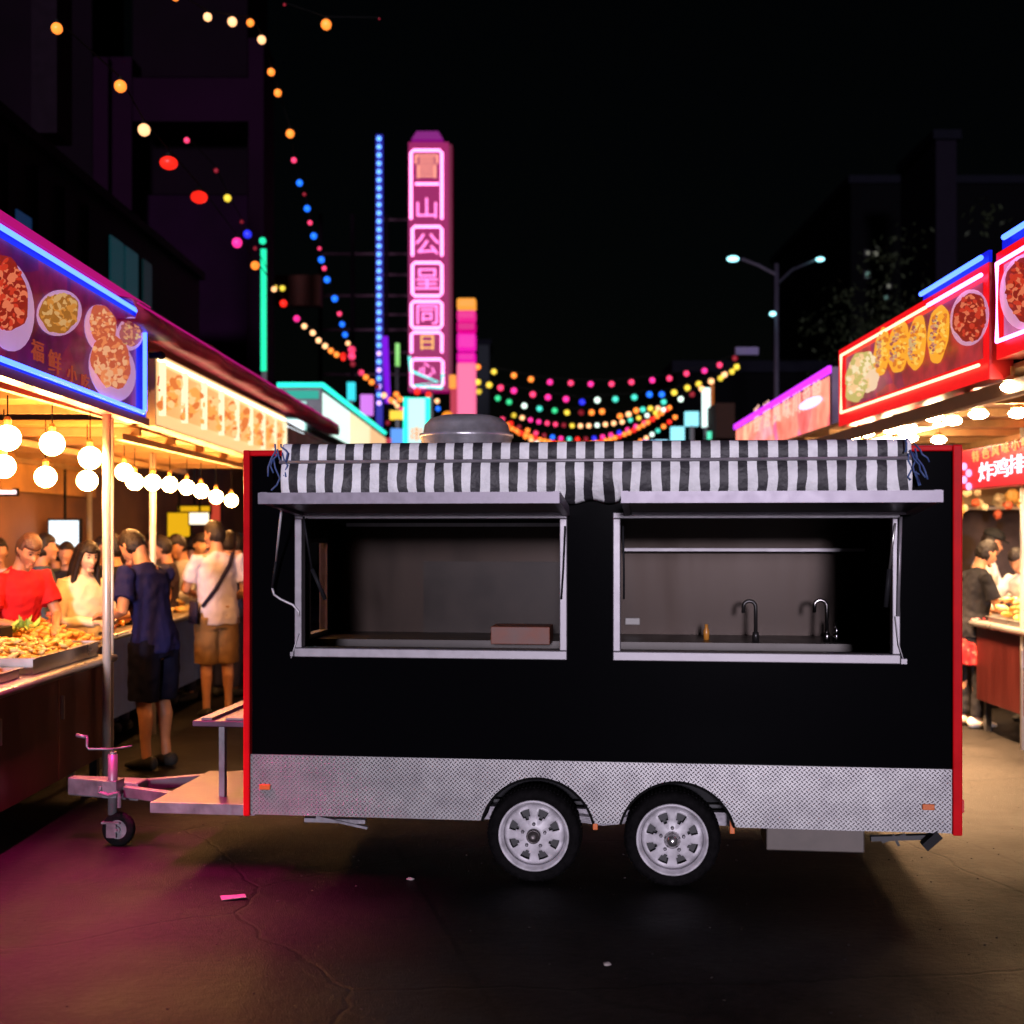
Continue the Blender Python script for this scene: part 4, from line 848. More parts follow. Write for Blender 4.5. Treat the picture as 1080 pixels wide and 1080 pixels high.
q = MB(); q.lathe([(.22, 0), (.24, .1), (.2, .17), (.05, .2)], (4.7, 9.6, 1.16), 'Z', 20); solo(q, 'steamer', mat('orange_basket', (.85, .35, .05), .5, 0, .2), (4.7, 9.6, 1.16), 'orange basket standing on the right food counter', 'basket', smooth=True)

# ================================================================== PEOPLE
def fuse(mb, name, m, voxel, it=4, wrinkle=0, wsc=9, seed=0):
    bmesh.ops.recalc_face_normals(mb.bm, faces=mb.bm.faces)
    me = bpy.data.meshes.new('tmp'); mb.bm.to_mesh(me); mb.bm.free(); o = bpy.data.objects.new('tmp', me); COL.objects.link(o)
    r_ = o.modifiers.new('r', 'REMESH'); r_.mode = 'VOXEL'; r_.voxel_size = voxel; r_.use_smooth_shade = True
    if it: s_ = o.modifiers.new('s', 'SMOOTH'); s_.factor = .5; s_.iterations = it
    dg = bpy.context.evaluated_depsgraph_get(); dg.update(); res = bpy.data.meshes.new_from_object(o.evaluated_get(dg)); res.name = name
    bpy.data.objects.remove(o); bpy.data.meshes.remove(me); res.materials.clear(); res.materials.append(m)
    if wrinkle:
        nm = [v.normal.copy() for v in res.vertices]
        for v, n_ in zip(res.vertices, nm):
            p = v.co; v.co = p + n_ * wrinkle * (noise.noise(Vector((p.x * wsc, p.y * wsc, p.z * wsc * .45 + seed))) + .5 * noise.noise(p * wsc * 2.3))
    res.polygons.foreach_set('use_smooth', [True] * len(res.polygons))
    return res
SK = mat('skin', (.42, .19, .095), .5, 0, .08, 12); SKP = mat('skin_pale', (.64, .38, .25), .5, 0, .06, 12)
HAIR = mat('hair_black', (.012, .008, .007), .45, 0, .3, 60, .4, 90, spec=.25); HAIRB = mat('hair_brown', (.07, .028, .015), .5, 0, .3, 60, .4, 90)
def person(label, x, y, heading, H=1.72, lean=0, hp=0, hyaw=0, arms=None, shirt=(.02, .02, .05), sleeve='short', legs='shorts', legc=(.02, .02, .05), hair=HAIR, longhair=False, skin=SK, near=False, woman=False, step=0, extras=None, group=None, shoe=(.03, .03, .03), collar=False):
    vx = .0085 if near else .014
    t = thing('person', label, 'person', (x, y, 0), -R(heading), group=group)
    k = H / 1.75
    def V(p): return Vector(p)
    def B(p):
        p = V(p)
        if p.z > .95 and lean:
            a = R(lean) * min(1, (p.z - .95) / .25 + .3); dy, dz = p.y, p.z - .95
            p = Vector((p.x, dy * math.cos(a) + dz * math.sin(a), .95 + dz * math.cos(a) - dy * math.sin(a)))
        return p
    hc = Vector((0, .025, 1.635))
    def Hd(p):  # head-local offset (from head centre) to body space
        q = Euler((-R(hp), 0, -R(hyaw))).to_matrix() @ (V(p) + Vector((0, .0, .10))) + hc - Vector((0, 0, .10)); return B(q) 
    sw = .185 if not woman else .16; hw = .16 if not woman else .17
    w_ = 1. if not woman else .88
    tors = [((0, 0, .86), (hw * .98, .105)), ((0, .0, .95), (hw, .115)), ((0, .0, 1.06), (.145 * w_, .105)), ((0, .0, 1.18), (.155 * w_, .11)), ((0, .0, 1.30), (.175 * w_, .115)), ((0, -.005, 1.39), (.175 * w_, .10)), ((0, -.01, 1.44), (.12 * w_, .075)), ((0, -.005, 1.475), (.065, .06)), ((0, .005, 1.53), (.052, .055)), ((0, .012, 1.60), (.05, .055))]
    if arms is None: arms = {}
    def arm(s):
        sh = B((s * sw, -.01, 1.40)); A = arms.get(s)
        el = V(A[0]) if A else B((s * (sw + .05), -.03, 1.12)); wr_ = V(A[1]) if A else B((s * (sw + .06), .06, .88))
        return sh, el, wr_
    b = MB(); b.loft([B(p) for p, r_ in tors], [r_ for p, r_ in tors], n=20)
    for s in (-1, 1):
        sh, el, wr_ = arm(s)
        b.loft([B((s * .11, -.01, 1.40)), sh, sh.lerp(el, .4), el, el.lerp(wr_, .3), wr_], [.06 * w_, .055 * w_, .047 * w_, .038 * w_, .038 * w_, .025 * w_], n=12)
        dr = (wr_ - el).normalized(); dn = Vector((0, 0, -1)) - dr * dr.dot(Vector((0, 0, -1)))
        if dn.length < .2: dn = Vector((0, 1, 0))
        dn.normalize(); sd = dr.cross(dn)
        if not A_up(arms, s): dn, sd = sd * -s * 1., dn * 1.
        pm_ = wr_ + dr * .085; b.loft([wr_, wr_ + dr * .04, pm_], [(.026, .022), (.038, .018), (.04, .016)], xdir=tuple(sd), n=10)
        for fi in range(4):
            o_ = sd * (-.030 + .020 * fi); ln = (.062, .072, .068, .052)[fi]
            b.loft([pm_ + o_ * .9 - dr * .01, pm_ + o_ + dr * ln * .5 + dn * .008, pm_ + o_ + dr * ln * .85 + dn * .03], [.0095, .009, .0075], n=8)
        b.loft([wr_ + dr * .03 - sd * .025 * s, wr_ + dr * .06 - sd * .05 * s + dn * .02, wr_ + dr * .085 - sd * .05 * s + dn * .035], [.012, .011, .009], n=8)
        hx = s * .09; st_ = step * s
        hip = V((hx, 0, .90)); kn = V((hx * 1.05, .02 + st_ * .5, .49)); an = V((hx * 1.1, -.02 + st_, .09))
        b.loft([hip, hip.lerp(kn, .5), kn, kn.lerp(an, .28) + Vector((0, -.02, 0)), kn.lerp(an, .7), an], [(.088, .095), (.074, .078), (.054, .056), (.052, .056), (.036, .038), (.033, .036)], n=14)
        b.loft([an + Vector((0, -.04, -.05)), an + Vector((0, .05, -.06)), an + Vector((0, .15, -.07))], [(.033, .032), (.04, .028), (.036, .016)], n=10)
    # head
    hm = MB(); hs = (.074, .094, .115)
    n0 = len(b.bm.verts); b.ball((0, 0, 0), 1, 24, 18); b.bm.verts.ensure_lookup_table()
    for v in list(b.bm.verts)[n0:]:
        p = v.co.copy(); zz = p.z
        fx = 1 - .28 * max(0, -zz - .1); fy = 1.0 - (.10 * max(0, -zz)); q = Vector((p.x * hs[0] * fx, p.y * hs[1] * fy + (.012 if zz < 0 and p.y > 0 else 0), zz * hs[2]))
        if p.y > .5 and abs(zz - .05) < .16 and .2 < abs(p.x) < .62: q.y -= .006
        v.co = Hd(q)
    b.loft([Hd((0, .082, .015)), Hd((0, .103, -.018)), Hd((0, .108, -.030))], [.008, .013, .012], n=8)
    b.loft([Hd((-.022, .090, -.062)), Hd((0, .099, -.062)), Hd((.022, .090, -.062))], [.006, .009, .006], n=8)
    b.loft([Hd((-.018, .080, -.098)), Hd((.018, .080, -.098))], [.016, .016], n=8)
    for s in (-1, 1): b.loft([Hd((s * .072, .0, .02)), Hd((s * .080, -.012, 0.0)), Hd((s * .074, -.004, -.03))], [(.008, .012), (.009, .020), (.008, .010)], n=8)
    me = fuse(b, 'body', skin, vx if near else .013, 3)
    def add(nm, me_, m=None):
        o = bpy.data.objects.new(nm, me_); COL.objects.link(o); o.parent = t; o.scale = (k, k, k); return o
    add('body', me)
    # eyes and brows
    if near:
        e = MB()
        for s in (-1, 1): e.ball(Hd((s * .030, .082, .012)), (.011, .008, .006), 10, 6)
        add('eyes', e.mesh('eyes', mat('eye_dark', (.03, .02, .02), .2, 0, 0), True))
        e = MB()
        for s in (-1, 1): e.loft([Hd((s * .016, .090, .032)), Hd((s * .032, .088, .038)), Hd((s * .048, .076, .034))], [.004, .005, .003], n=6)
        add('eyebrows', e.mesh('eyebrows', hair, True))
        e = MB(); e.loft([Hd((-.020, .094, -.063)), Hd((0, .104, -.062)), Hd((.020, .094, -.063))], [.003, .006, .003], n=6); add('lips', e.mesh('lips', mat('lips', (.5, .14, .10), .4), True))
    # hair
    h = MB(); n0 = 0; h.ball((0, 0, 0), 1, 26, 20); sd_ = x * 7 + y
    for v in h.bm.verts:
        p = v.co.copy(); ishair = p.z > .40 or (p.y < .12 and p.z > (-.55 if not longhair else -.9)) or (p.y < -.25 and p.z > -.85) or (p.y < .38 and p.z > .02)
        g_ = 1.16 + .05 * noise.noise(p * 3 + Vector((sd_, 0, 0))) + .035 * noise.noise(p * 9) if ishair else .86
        if p.z > .40 and p.y > .75: g_ *= 1.02
        v.co = Hd(Vector((p.x * hs[0] * g_, p.y * hs[1] * g_, p.z * hs[2] * (g_ if p.z > 0 else 1))))
    if longhair:
        h.loft([Hd((0, -.05, .04)), Hd((0, -.09, -.08)), B((0, -.13, 1.40)), B((0, -.145, 1.24))], [(.085, .06), (.09, .05), (.10, .04), (.06, .02)], n=16)
        for s in (-1, 1): h.loft([Hd((s * .07, .02, .05)), Hd((s * .085, .01, -.06)), B((s * .10, .03, 1.42)), B((s * .11, .07, 1.30))], [(.02, .05), (.02, .045), (.025, .04), (.012, .02)], n=10)
    add('hair', fuse(h, 'hair', hair, .008 if near else .012, 1, .003, 60))
    # shirt
    sh_ = MB(); g_ = .016
    ts = [((0, 0, .84), (hw + .034, .150)), ((0, 0, .95), (hw + .028, .145)), ((0, 0, 1.06), (.165 * w_, .125)), ((0, 0, 1.18), (.172 * w_, .128)), ((0, 0, 1.30), (.190 * w_, .132)), ((0, -.005, 1.39), (.190 * w_, .115)), ((0, -.01, 1.445), (.128 * w_, .088)), ((0, -.008, 1.475), (.078, .07))]
    sh_.loft([B(p) for p, r_ in ts], [r_ for p, r_ in ts], n=24, cap='flat')
    for s in (-1, 1):
        sh, el, wr_ = arm(s)
        if sleeve == 'short': pts_, rs_ = [B((s * .03, -.01, 1.40)), sh, sh.lerp(el, .4), sh.lerp(el, .68)], [.078 * w_, .080 * w_, .074 * w_, .078 * w_]
        elif sleeve == 'long': pts_, rs_ = [B((s * .03, -.01, 1.40)), sh, sh.lerp(el, .5), el, el.lerp(wr_, .5), el.lerp(wr_, .93)], [.078 * w_, .078 * w_, .066 * w_, .058 * w_, .050 * w_, .042 * w_]
        else: pts_, rs_ = [B((s * .10, -.01, 1.395)), sh], [.07 * w_, .06 * w_]
        sh_.loft(pts_, rs_, n=14, cap='flat')
    cm = mat('cloth_%.2f_%.2f_%.2f' % shirt, shirt, .8, 0, .12, 9, .15, 120)
    add('shirt', fuse(sh_, 'shirt', cm, vx, 3, .017 if near else .012, 8, sd_))
    l = MB(); l.loft([(0, 0, 1.0), (0, 0, .92), (0, 0, .80)], [(hw + .012, .125), (hw + .022, .135), (hw + .016, .13)], n=20, cap='flat')
    for s in (-1, 1):
        hx = s * .09; st_ = step * s; hip = V((hx, 0, .90)); kn = V((hx * 1.05, .02 + st_ * .5, .49)); an = V((hx * 1.1, -.02 + st_, .09))
        if legs == 'shorts': l.loft([hip, hip.lerp(kn, .5), hip.lerp(kn, 1.0)], [(.104, .122), (.108, .116), (.104, .106)], n=16, cap='flat')
        else: l.loft([hip, hip.lerp(kn, .5), kn, kn.lerp(an, .5), kn.lerp(an, .97)], [(.096, .112), (.09, .095), (.075, .08), (.064, .07), (.058, .065)], n=16, cap='flat')
    lm = mat('cloth_%.2f_%.2f_%.2f' % legc, legc, .8, 0, .12, 9, .15, 120)
    add('shorts' if legs == 'shorts' else 'trousers', fuse(l, 'legwear', lm, vx, 3, .015, 7, sd_ + 3))
    for s in (-1, 1):
        f_ = MB(); an = V((s * .099, -.02 + step * s, .09)); f_.loft([an + Vector((0, -.055, -.035)), an + Vector((0, .03, -.04)), an + Vector((0, .12, -.055)), an + Vector((0, .17, -.062))], [(.042, .05), (.048, .046), (.048, .032), (.038, .022)], n=14)
        for v in f_.bm.verts: v.co.z = max(v.co.z, .002)
        add('shoe', f_.mesh('shoe', mat('shoe_%.2f' % shoe[0], shoe, .6, 0, .2), True))
    if extras: extras(t, add, B, Hd, arm)
    return t
def A_up(arms, s): return bool(arms and arms.get(s))

def lk(px, d): return (px - CX) / F * d
person('man in navy T-shirt and shorts leaning over the left counter, back to us', lk(163, 9.0), 9.0, -62, 1.78, 13, 26, 0,
       arms={-1: ((-.29, .02, 1.13), (-.19, .30, 1.10)), 1: ((.26, .24, 1.12), (.10, .46, 1.06))}, shirt=(.011, .012, .06), legc=(.004, .0045, .014), near=True, shoe=(.02, .02, .02))
def bag(t, add, B, Hd, arm):
    m = MB(); m.loft([B((.12, .02, 1.47)), B((.13, -.06, 1.47)), B((.08, -.135, 1.36)), B((-.05, -.155, 1.15)), B((-.16, -.12, 1.0))], [(.018, .005)] * 5, n=8); add('bag_strap', m.mesh('bag_strap', mat('strap', (.015, .012, .03), .7), True))
    m = MB(); m.loft([(-.22, -.06, 1.04), (-.225, -.05, .86)], [(.03, .10), (.035, .11)], n=12, cap='flat'); add('shoulder_bag', m.mesh('shoulder_bag', mat('strap'), True))
person('man in white T-shirt and khaki shorts seen from behind, dark bag strap', lk(229, 11.4), 11.4, -28, 1.82, 2, 8, -35,
       arms={-1: ((-.27, .05, 1.14), (-.14, .30, 1.10)), 1: ((.25, .0, 1.13), (.2, .22, 1.02))}, shirt=(.50, .44, .52), legc=(.20, .11, .045), near=True, extras=bag)
person('vendor in a red V-neck shirt bending over the left counter, at the left edge', lk(16, 9.0), 9.0, 128, 1.74, 10, 24, 0,
       arms={-1: ((-.24, .16, 1.12), (-.02, .50, 1.06)), 1: ((.26, .12, 1.10), (.10, .42, 1.04))}, shirt=(.50, .015, .02), legc=(.02, .02, .03), legs='long', hair=HAIRB, near=True)
person('long haired woman in a cream blouse working behind the left counter', lk(86, 9.5), 9.5, 138, 1.66, 5, 14, -5,
       arms={-1: ((-.20, .14, 1.10), (-.06, .40, 1.14)), 1: ((.22, .10, 1.10), (.02, .36, 1.10))}, shirt=(.78, .62, .42), sleeve='long', legs='long', legc=(.05, .04, .05), hair=HAIR, longhair=True, skin=SKP, near=True, woman=True)
GRP = 'people in the crowd behind the left stalls'
def crowd(label, px, d, heading, H, **k): return person(label, lk(px, d), d, heading, H, group=GRP, **k)
fw = {-1: ((-.24, .14, 1.12), (-.08, .34, 1.12)), 1: ((.24, .14, 1.12), (.08, .34, 1.12))}
crowd('crop haired man in a slate blue jacket, behind the vendor in red', 44, 10.6, 70, 1.70, shirt=(.05, .075, .12), sleeve='long', legs='long', legc=(.02, .02, .03))
crowd('person in black standing in front of the white screen', 71, 11.6, 175, 1.62, shirt=(.02, .018, .02), sleeve='long', legs='long')
crowd('person in a white shirt cut by the left edge of the picture', -2, 11.0, 150, 1.66, shirt=(.55, .52, .58), legs='long')
crowd('person in a black T-shirt half hidden behind the steel pole', 121, 10.6, -80, 1.70, shirt=(.012, .012, .015), legs='long', arms=fw)
crowd('person in dark clothes just right of the man in navy, looking left', 176, 12.3, -100, 1.68, hp=15, shirt=(.03, .02, .03), legs='long')
crowd('man in a light grey shirt and dark trousers looking down at a phone', 192, 12.6, -150, 1.70, hp=25, shirt=(.35, .34, .36), legs='long', legc=(.02, .02, .04), arms=fw, sleeve='long')
crowd('person in a blue top behind the shoulder of the man in white', 209, 13.4, 140, 1.70, hp=15, shirt=(.10, .16, .30), skin=SKP, legs='long')
crowd('person in dark red farther back between the blue counter and the trailer', 250, 14.2, 0, 1.70, shirt=(.10, .02, .03), legs='long')
crowd('person in grey at the back of the crowd, left of the tall pale post', 148, 14.0, 160, 1.64, shirt=(.12, .10, .10), legs='long')
crowd('tall person in brown at the back of the crowd below the yellow sign', 163, 15.0, -60, 1.72, shirt=(.15, .08, .05), legs='long')
crowd('dark haired man in a charcoal shirt between the woman and the navy man', 106, 11.8, 120, 1.67, shirt=(.04, .035, .04), legs='long')
crowd('person in a burgundy top at the left of the tall pale post', 139, 12.0, 100, 1.66, shirt=(.12, .015, .02), legs='long')
crowd('person in a sand coloured shirt below the white lit sign', 220, 14.6, -30, 1.70, shirt=(.30, .22, .14), legs='long')
crowd('person in navy hidden behind the right arm of the man in white', 240, 12.9, 20, 1.72, shirt=(.02, .025, .07), legs='long')
crowd('short person in olive behind the slate blue jacket', 58, 12.6, -140, 1.60, shirt=(.08, .08, .04), legs='long')
crowd('person in faded pink among the crowd right of the navy man', 203, 15.4, 60, 1.68, shirt=(.35, .18, .18), legs='long')
def apron(t, add, B, Hd, arm):
    m = MB(); m.loft([(0, .01, 1.02), (0, .015, .85), (0, .02, .58)], [(.17, .14), (.19, .15), (.21, .16)], n=20, cap='flat'); add('apron', fuse(m, 'apron', foodmat('patterned_red_cloth', [(.35, .01, .02), (.45, .02, .03), (.3, .01, .015), (.5, .15, .12)], 26, lit=False), .012, 2, .012, 9))
person('worker in a black top and patterned red apron at the right counter', lk(1027, 10.9), 10.9, 82, 1.66, 6, 18, 0, arms={-1: ((-.2, .12, 1.1), (-.08, .38, 1.05)), 1: ((.22, .12, 1.1), (.1, .38, 1.05))}, shirt=(.007, .006, .006), legs='long', legc=(.006, .006, .008), near=True, woman=True, extras=apron, shoe=(.5, .45, .4))
def cap(t, add, B, Hd, arm):
    m = MB(); m.ball((0, 0, 0), 1, 20, 12)
    for v in m.bm.verts: v.co = Hd(Vector((v.co.x * .092, v.co.y * .112, max(v.co.z, -.05) * .085 + .062)))
    m.loft([Hd((0, .08, .055)), Hd((0, .155, .045))], [(.07, .006), (.05, .005)], n=12); add('cap', m.mesh('cap', mat('cap_black', (.015, .015, .015), .7), True))
person('cook in a white jacket and black cap behind the worker with the red apron', lk(1037, 12.2), 12.2, 120, 1.74, 2, 18, 0, arms=fw, shirt=(.72, .70, .68), sleeve='long', legs='long', extras=cap)
person('cook in white sleeves reaching over the right counter, cut by the right edge', lk(1090, 11.2), 11.2, -120, 1.62, 14, 24, 0, arms={-1: ((-.25, .2, 1.15), (-.12, .5, 1.2)), 1: ((.28, .2, 1.2), (.15, .45, 1.1))}, shirt=(.75, .73, .70), sleeve='long', legs='long')

# ================================================================== SCREENS AND SMALL SIGNS AT THE BACK LEFT
def facing_box(name, label, cat, x0, y0, x1, y1, d, m, th=.06, rimm=None, group=None, drop=None):
    a = P(x0, y1, d); b = P(x1, y0, d); t = thing(name, label, cat, ((a.x + b.x) / 2, d, a.z), group=group)
    MB().b2((a.x - .02, d + .002, a.z - .02), (b.x + .02, d + th, b.z + .02)).build('casing', rimm or duct, t)
    MB().b2((a.x, d - .01, a.z), (b.x, d + .001, b.z)).build('lit_face', m, t)
    if drop: MB().tube([((a.x + b.x) / 2, d + th / 2, b.z + .021), ((a.x + b.x) / 2, d + th / 2, drop)], .015, 6).build('hanger', duct, t)
    return t
facing_box('display_screen', 'teal screen at the left edge behind the vendor in red', 'screen', -14, 537, 12, 556, 12.5, glow('teal_screen', (.25, .85, .8), 1.1), rimm=mat('grey_casing', (.35, .38, .34), .5), drop=2.38)
facing_box('display_screen', 'plain white lit screen above the crowd between the vendor and the woman', 'screen', 52, 549, 83, 582, 13.0, glow('white_screen', (.85, .95, 1), 1.5), drop=2.38)
facing_box('hanging_sign', 'yellow lit sign behind the crowd left of the white shirted man', 'sign', 177, 541, 200, 566, 16.5, glow('yellow_sign', (1, .52, .01), .85), drop=2.9)
facing_box('hanging_sign', 'upper yellow sign stepping up behind the lower yellow one', 'sign', 188, 534, 221, 541, 16.7, glow('yellow_sign'), drop=2.9)
facing_box('hanging_sign', 'small white lit sign right of the yellow sign', 'sign', 200, 541, 220, 553, 16.3, glow('cream_sign', (1, .85, .6), 1.8), drop=2.9)
facing_box('hanging_sign', 'narrow red lit sign right of the white one', 'sign', 222, 528, 232, 552, 16.8, glow('red_small', (.8, .08, .04), .7), drop=2.9)
facing_box('tube_light', 'short pink white tube light at the left edge', 'tube light', -10, 517, 17, 521, 12.0, glow('pinkwhite', (1, .7, .7), 3), th=.03, drop=2.38)

# ================================================================== BUILDINGS
def building(label, x0, x1, y0, y1, z, m, name='building'):
    t = thing(name, label, 'building', ((x0 + x1) / 2, (y0 + y1) / 2, 0)); w = MB().b2((x0, y0, 0), (x1, y1, z)).build('walls', m, t); return t
navy = mat('navy_render', (.002, .002, .005), .7, 0, .4, .8, .3, 4)
bA = building('low dark building with teal lit windows behind the left stalls', -12, -5.0, 9.0, 24, 3.55, mat('brown_render', (.26, .12, .06), .7, 0, .35, 1.2))
MB().b2((-12, 5, 3.551), (-5.2, 20.5, 5.9)).build('upper_storey', navy, bA)
wnd = glow('dim_teal_window', (.01, .07, .09), .4)
for i, (da, db) in enumerate(((15.9, 16.4), (16.5, 17.05), (17.3, 17.7))):
    fr = MB().b2((-5.198, da, 4.75), (-5.17, db, 5.55)).build('window', wnd if i < 2 else glow('dimmer_window', (.006, .03, .035), .4), bA)
for k in range(6): MB().b2((-5.198, 11 + k * .8, 4.2), (-5.15, 11.06 + k * .8, 5.7)).build('wall_rib', mat('rib', (.0025, .0025, .005), .7), bA)
MB().b2((-5.198, 12.9, 4.6), (-5.18, 13.3, 5.1)).build('window', glow('blue_window', (.01, .04, .12), .5), bA)
MB().b2((-5.4, 5, 5.901), (-5.1, 20.5, 6.02)).build('parapet', mat('rib'), bA)
pur = mat('violet_concrete', (.006, .0010, .006), .8, 0, .25, .6, .2, 3); purd = mat('dark_recess', (.003, .001, .003), .8, 0, .2, 1)
bB = thing('building', 'tall dim violet concrete building with a square portal frame, upper left', 'building', (-7, 24, 0))
def fb(x0, y0, x1, y1, d, th, nm, m): 
    a = P(x0, y1, d); b = P(x1, y0, d); MB().b2((a.x, d, a.z), (b.x, d + th, b.z)).build(nm, m, bB)
fb(140, 82, 262, 128, 23, 1.0, 'portal_beam', pur); fb(262, 40, 278, 560, 23, 1.0, 'portal_column', pur); fb(98, 60, 114, 560, 22.9, .8, 'portal_column', pur)
fb(115, 60, 139, 560, 23.1, .6, 'side_panel', pur); fb(-100, -60, 97, 560, 24.2, 2, 'dark_wall', purd); fb(140, 129, 261, 205, 24.2, 2, 'recess', purd); fb(140, 206, 261, 560, 24.0, 2, 'lower_wall', mat('violet_lower', (.006, .0009, .007), .8, 0, .4, .5))
fb(33, -40, 60, 140, 14.5, .5, 'near_pier', mat('grey_violet', (.006, .003, .006), .8, 0, .2))
fb(140, -60, 261, 81, 24.4, 2, 'upper_recess', purd)
# scaffold tower between
tw = thing('scaffold_tower', 'dark scaffold tower with level rails beside the pink neon column', 'scaffold', (lk(385, 33), 33, 0))
for px in (338, 372, 408, 432): a = P(px, 0, 33); MB().b2((a.x - .05, 32.95, 0), (a.x + .05, 33.05, 10.2)).build('upright', purd, tw)
for i, py in enumerate((232, 268, 290, 312, 332, 348, 372, 395)): a = P(338 if i % 2 else 400, py, 33); b = P(436, py, 33); MB().b2((a.x, 32.97, a.z - .03), (b.x, 33.03, a.z + .03)).build('rail', mat('rail_violet', (.03, .008, .02), .6), tw)
a = P(290, 290, 28); b = P(338, 322, 28); MB().b2((a.x, 28, b.z), (b.x, 28.3, a.z)).build('board', mat('rust_board', (.03, .006, .004), .7), tw)

# ---- vertical pink neon
d = 30.0; a = P(433, 410, d); b = P(471, 152, d)
s8 = thing('neon_sign', 'tall vertical magenta neon sign with framed characters', 'neon sign', ((a.x + b.x) / 2, d, 0))
MB().b2((a.x - .05, d, a.z - .05), (b.x + .05, d + .5, b.z + .05)).build('sign_body', glow('magenta_body', (.50, .0, .17), .6), s8)
MB().b2((b.x + .051, d + .02, a.z), (b.x + .13, d + .45, b.z)).build('side_panel', glow('crimson_side', (.30, .0, .06), .4), s8)
q = P(437, 150, d); r_ = P(466, 143, d); MB().prism([(a.x + .02, d - .02, q.z + .06), (b.x - .08, d - .02, q.z + .06), (b.x - .2, d - .02, r_.z + .1), (a.x + .15, d - .02, r_.z + .1)], (0, .3, 0)).build('top_cap', glow('violet_cap', (.35, .0, .30), .6), s8)
MB().b2(((a.x + b.x) / 2 - .09, d + .2, 0), ((a.x + b.x) / 2 + .09, d + .38, a.z - .051)).build('post', darksteel, s8)
pk = glow('hot_pink_neon', (1.0, .24, .60), 4.2); pkc = glow('pink_characters', (1.0, .20, .60), 2.2); orc = glow('orange_character', (1, .35, .25), 1.2)
def sq(x0, y0, x1, y1, m, r_=.032, openb=False):
    c = 2.5; pts = [(x0, y1), (x0, y0 + c), (x0 + c, y0), (x1 - c, y0), (x1, y0 + c), (x1, y1)] if openb else [(x0, y1 - c), (x0, y0 + c), (x0 + c, y0), (x1 - c, y0), (x1, y0 + c), (x1, y1 - c), (x1 - c, y1), (x0 + c, y1)]
    q = MB(); q.tube([P(x_, y_, d - .06) for x_, y_ in pts], r_, 8, closed=not openb); q.build('neon_frame', m, s8, smooth=True)
sq(433.5, 158.5, 466, 231, pk, openb=True); sq(435, 239, 466, 270, pk, openb=True); sq(435, 277, 466, 312, pk); sq(434, 318, 466, 346, pk); sq(434, 350.5, 466, 372, pk, openb=True); sq(434, 379, 467, 408, pk)
MB().tube([P(438, 194, d - .05), P(463, 194, d - .05)], .03, 8).build('neon_bar', pk, s8)
MB().tube([P(432, 376, d - .07), P(433, 391, d - .07), P(462, 403, d - .07), P(434, 407, d - .07), P(466, 409, d - .07), P(467, 394, d - .07)], .035, 8).build('neon_bar', glow('cyan_neon', (.15, .9, .85), 1.6), s8, smooth=True)
def chrs(mb, ch_, px, py, hpx, sq_=1.): c = P(px, py, d - .03); text_into(mb, ch_, hpx / F * d * 1.05, Matrix(((1, 0, 0, c.x), (0, 0, 1, c.y), (0, 1, 0, c.z), (0, 0, 0, 1))) @ Matrix.Scale(-1, 4, (0, 0, 1)), .015, sq_)
for ch_, px, py, h_, m in (('冒', 450, 177, 27, orc), ('山', 450, 221, 22, pkc), ('公', 450.5, 259, 23, pkc), ('呈', 450.5, 296, 24, pkc), ('同', 450.5, 333, 22, pkc), ('日', 450.5, 362, 17, glow('amber_character', (1, .5, .12), 1.4)), ('心', 450, 391, 16, pkc)):
    q = MB(); chrs(q, ch_, px, py, h_, 1.15); q.build('character', m, s8)

# ---- blue LED strip
ledstrip = thing('led_strip', 'tall vertical strip of blue LED dots left of the magenta sign', 'light strip', P(400, 430, 29.5) * Vector((1, 1, 0)) if False else (lk(400, 29.5), 29.5, 0))
MB().b2((lk(396.5, 29.5), 29.5, 0), (lk(403.5, 29.5), 29.58, P(0, 142, 29.5).z)).build('backing', glow('blue_glow_backing', (.01, .01, .5), .7), ledstrip)
lm_ = MB().ball((0, 0, 0), .055, 10, 6).mesh('led', glow('blue_dot', (.12, .35, 1), 2.6), True); lm2 = MB().ball((0, 0, 0), .055, 10, 6).mesh('led', glow('violet_dot', (.6, .35, 1), 2.6), True)
for i in range(33):
    o = bpy.data.objects.new('led', lm_ if i < 25 or i % 2 else lm2); COL.objects.link(o); o.parent = ledstrip; o.location = (0, -.06, P(0, 147 + i * 8.7, 29.5).z)
MB().tube([(lk(406, 29), 29, P(0, 355, 29).z), (lk(409, 29), 29, P(0, 425, 29).z)], .07, 8).build('violet_tube', glow('deep_violet', (.25, .01, .9), .9), ledstrip)

def neon_post(label, px, y0, y1, d, wpx, m, name='neon_post'):
    t = thing(name, label, 'neon light', (lk(px, d), d, 0)); r_ = wpx / F * d / 2
    MB().tube([P(px, y1, d), P(px, y0, d)], r_, 12).build('tube', m, t, smooth=True)
    MB().b2((lk(px, d) - .04, d + r_, 0), (lk(px, d) + .04, d + r_ + .06, P(px, y0, d).z)).build('post', darksteel, t); return t
greenn = glow('green_neon', (.02, .9, .45), 1.3)
t = neon_post('tall slim green neon tube rising above the left light box', 278, 263, 391, 20, 6, greenn)
MB().ball(P(277, 254, 20), .055).build('top_bulb', greenn, t)
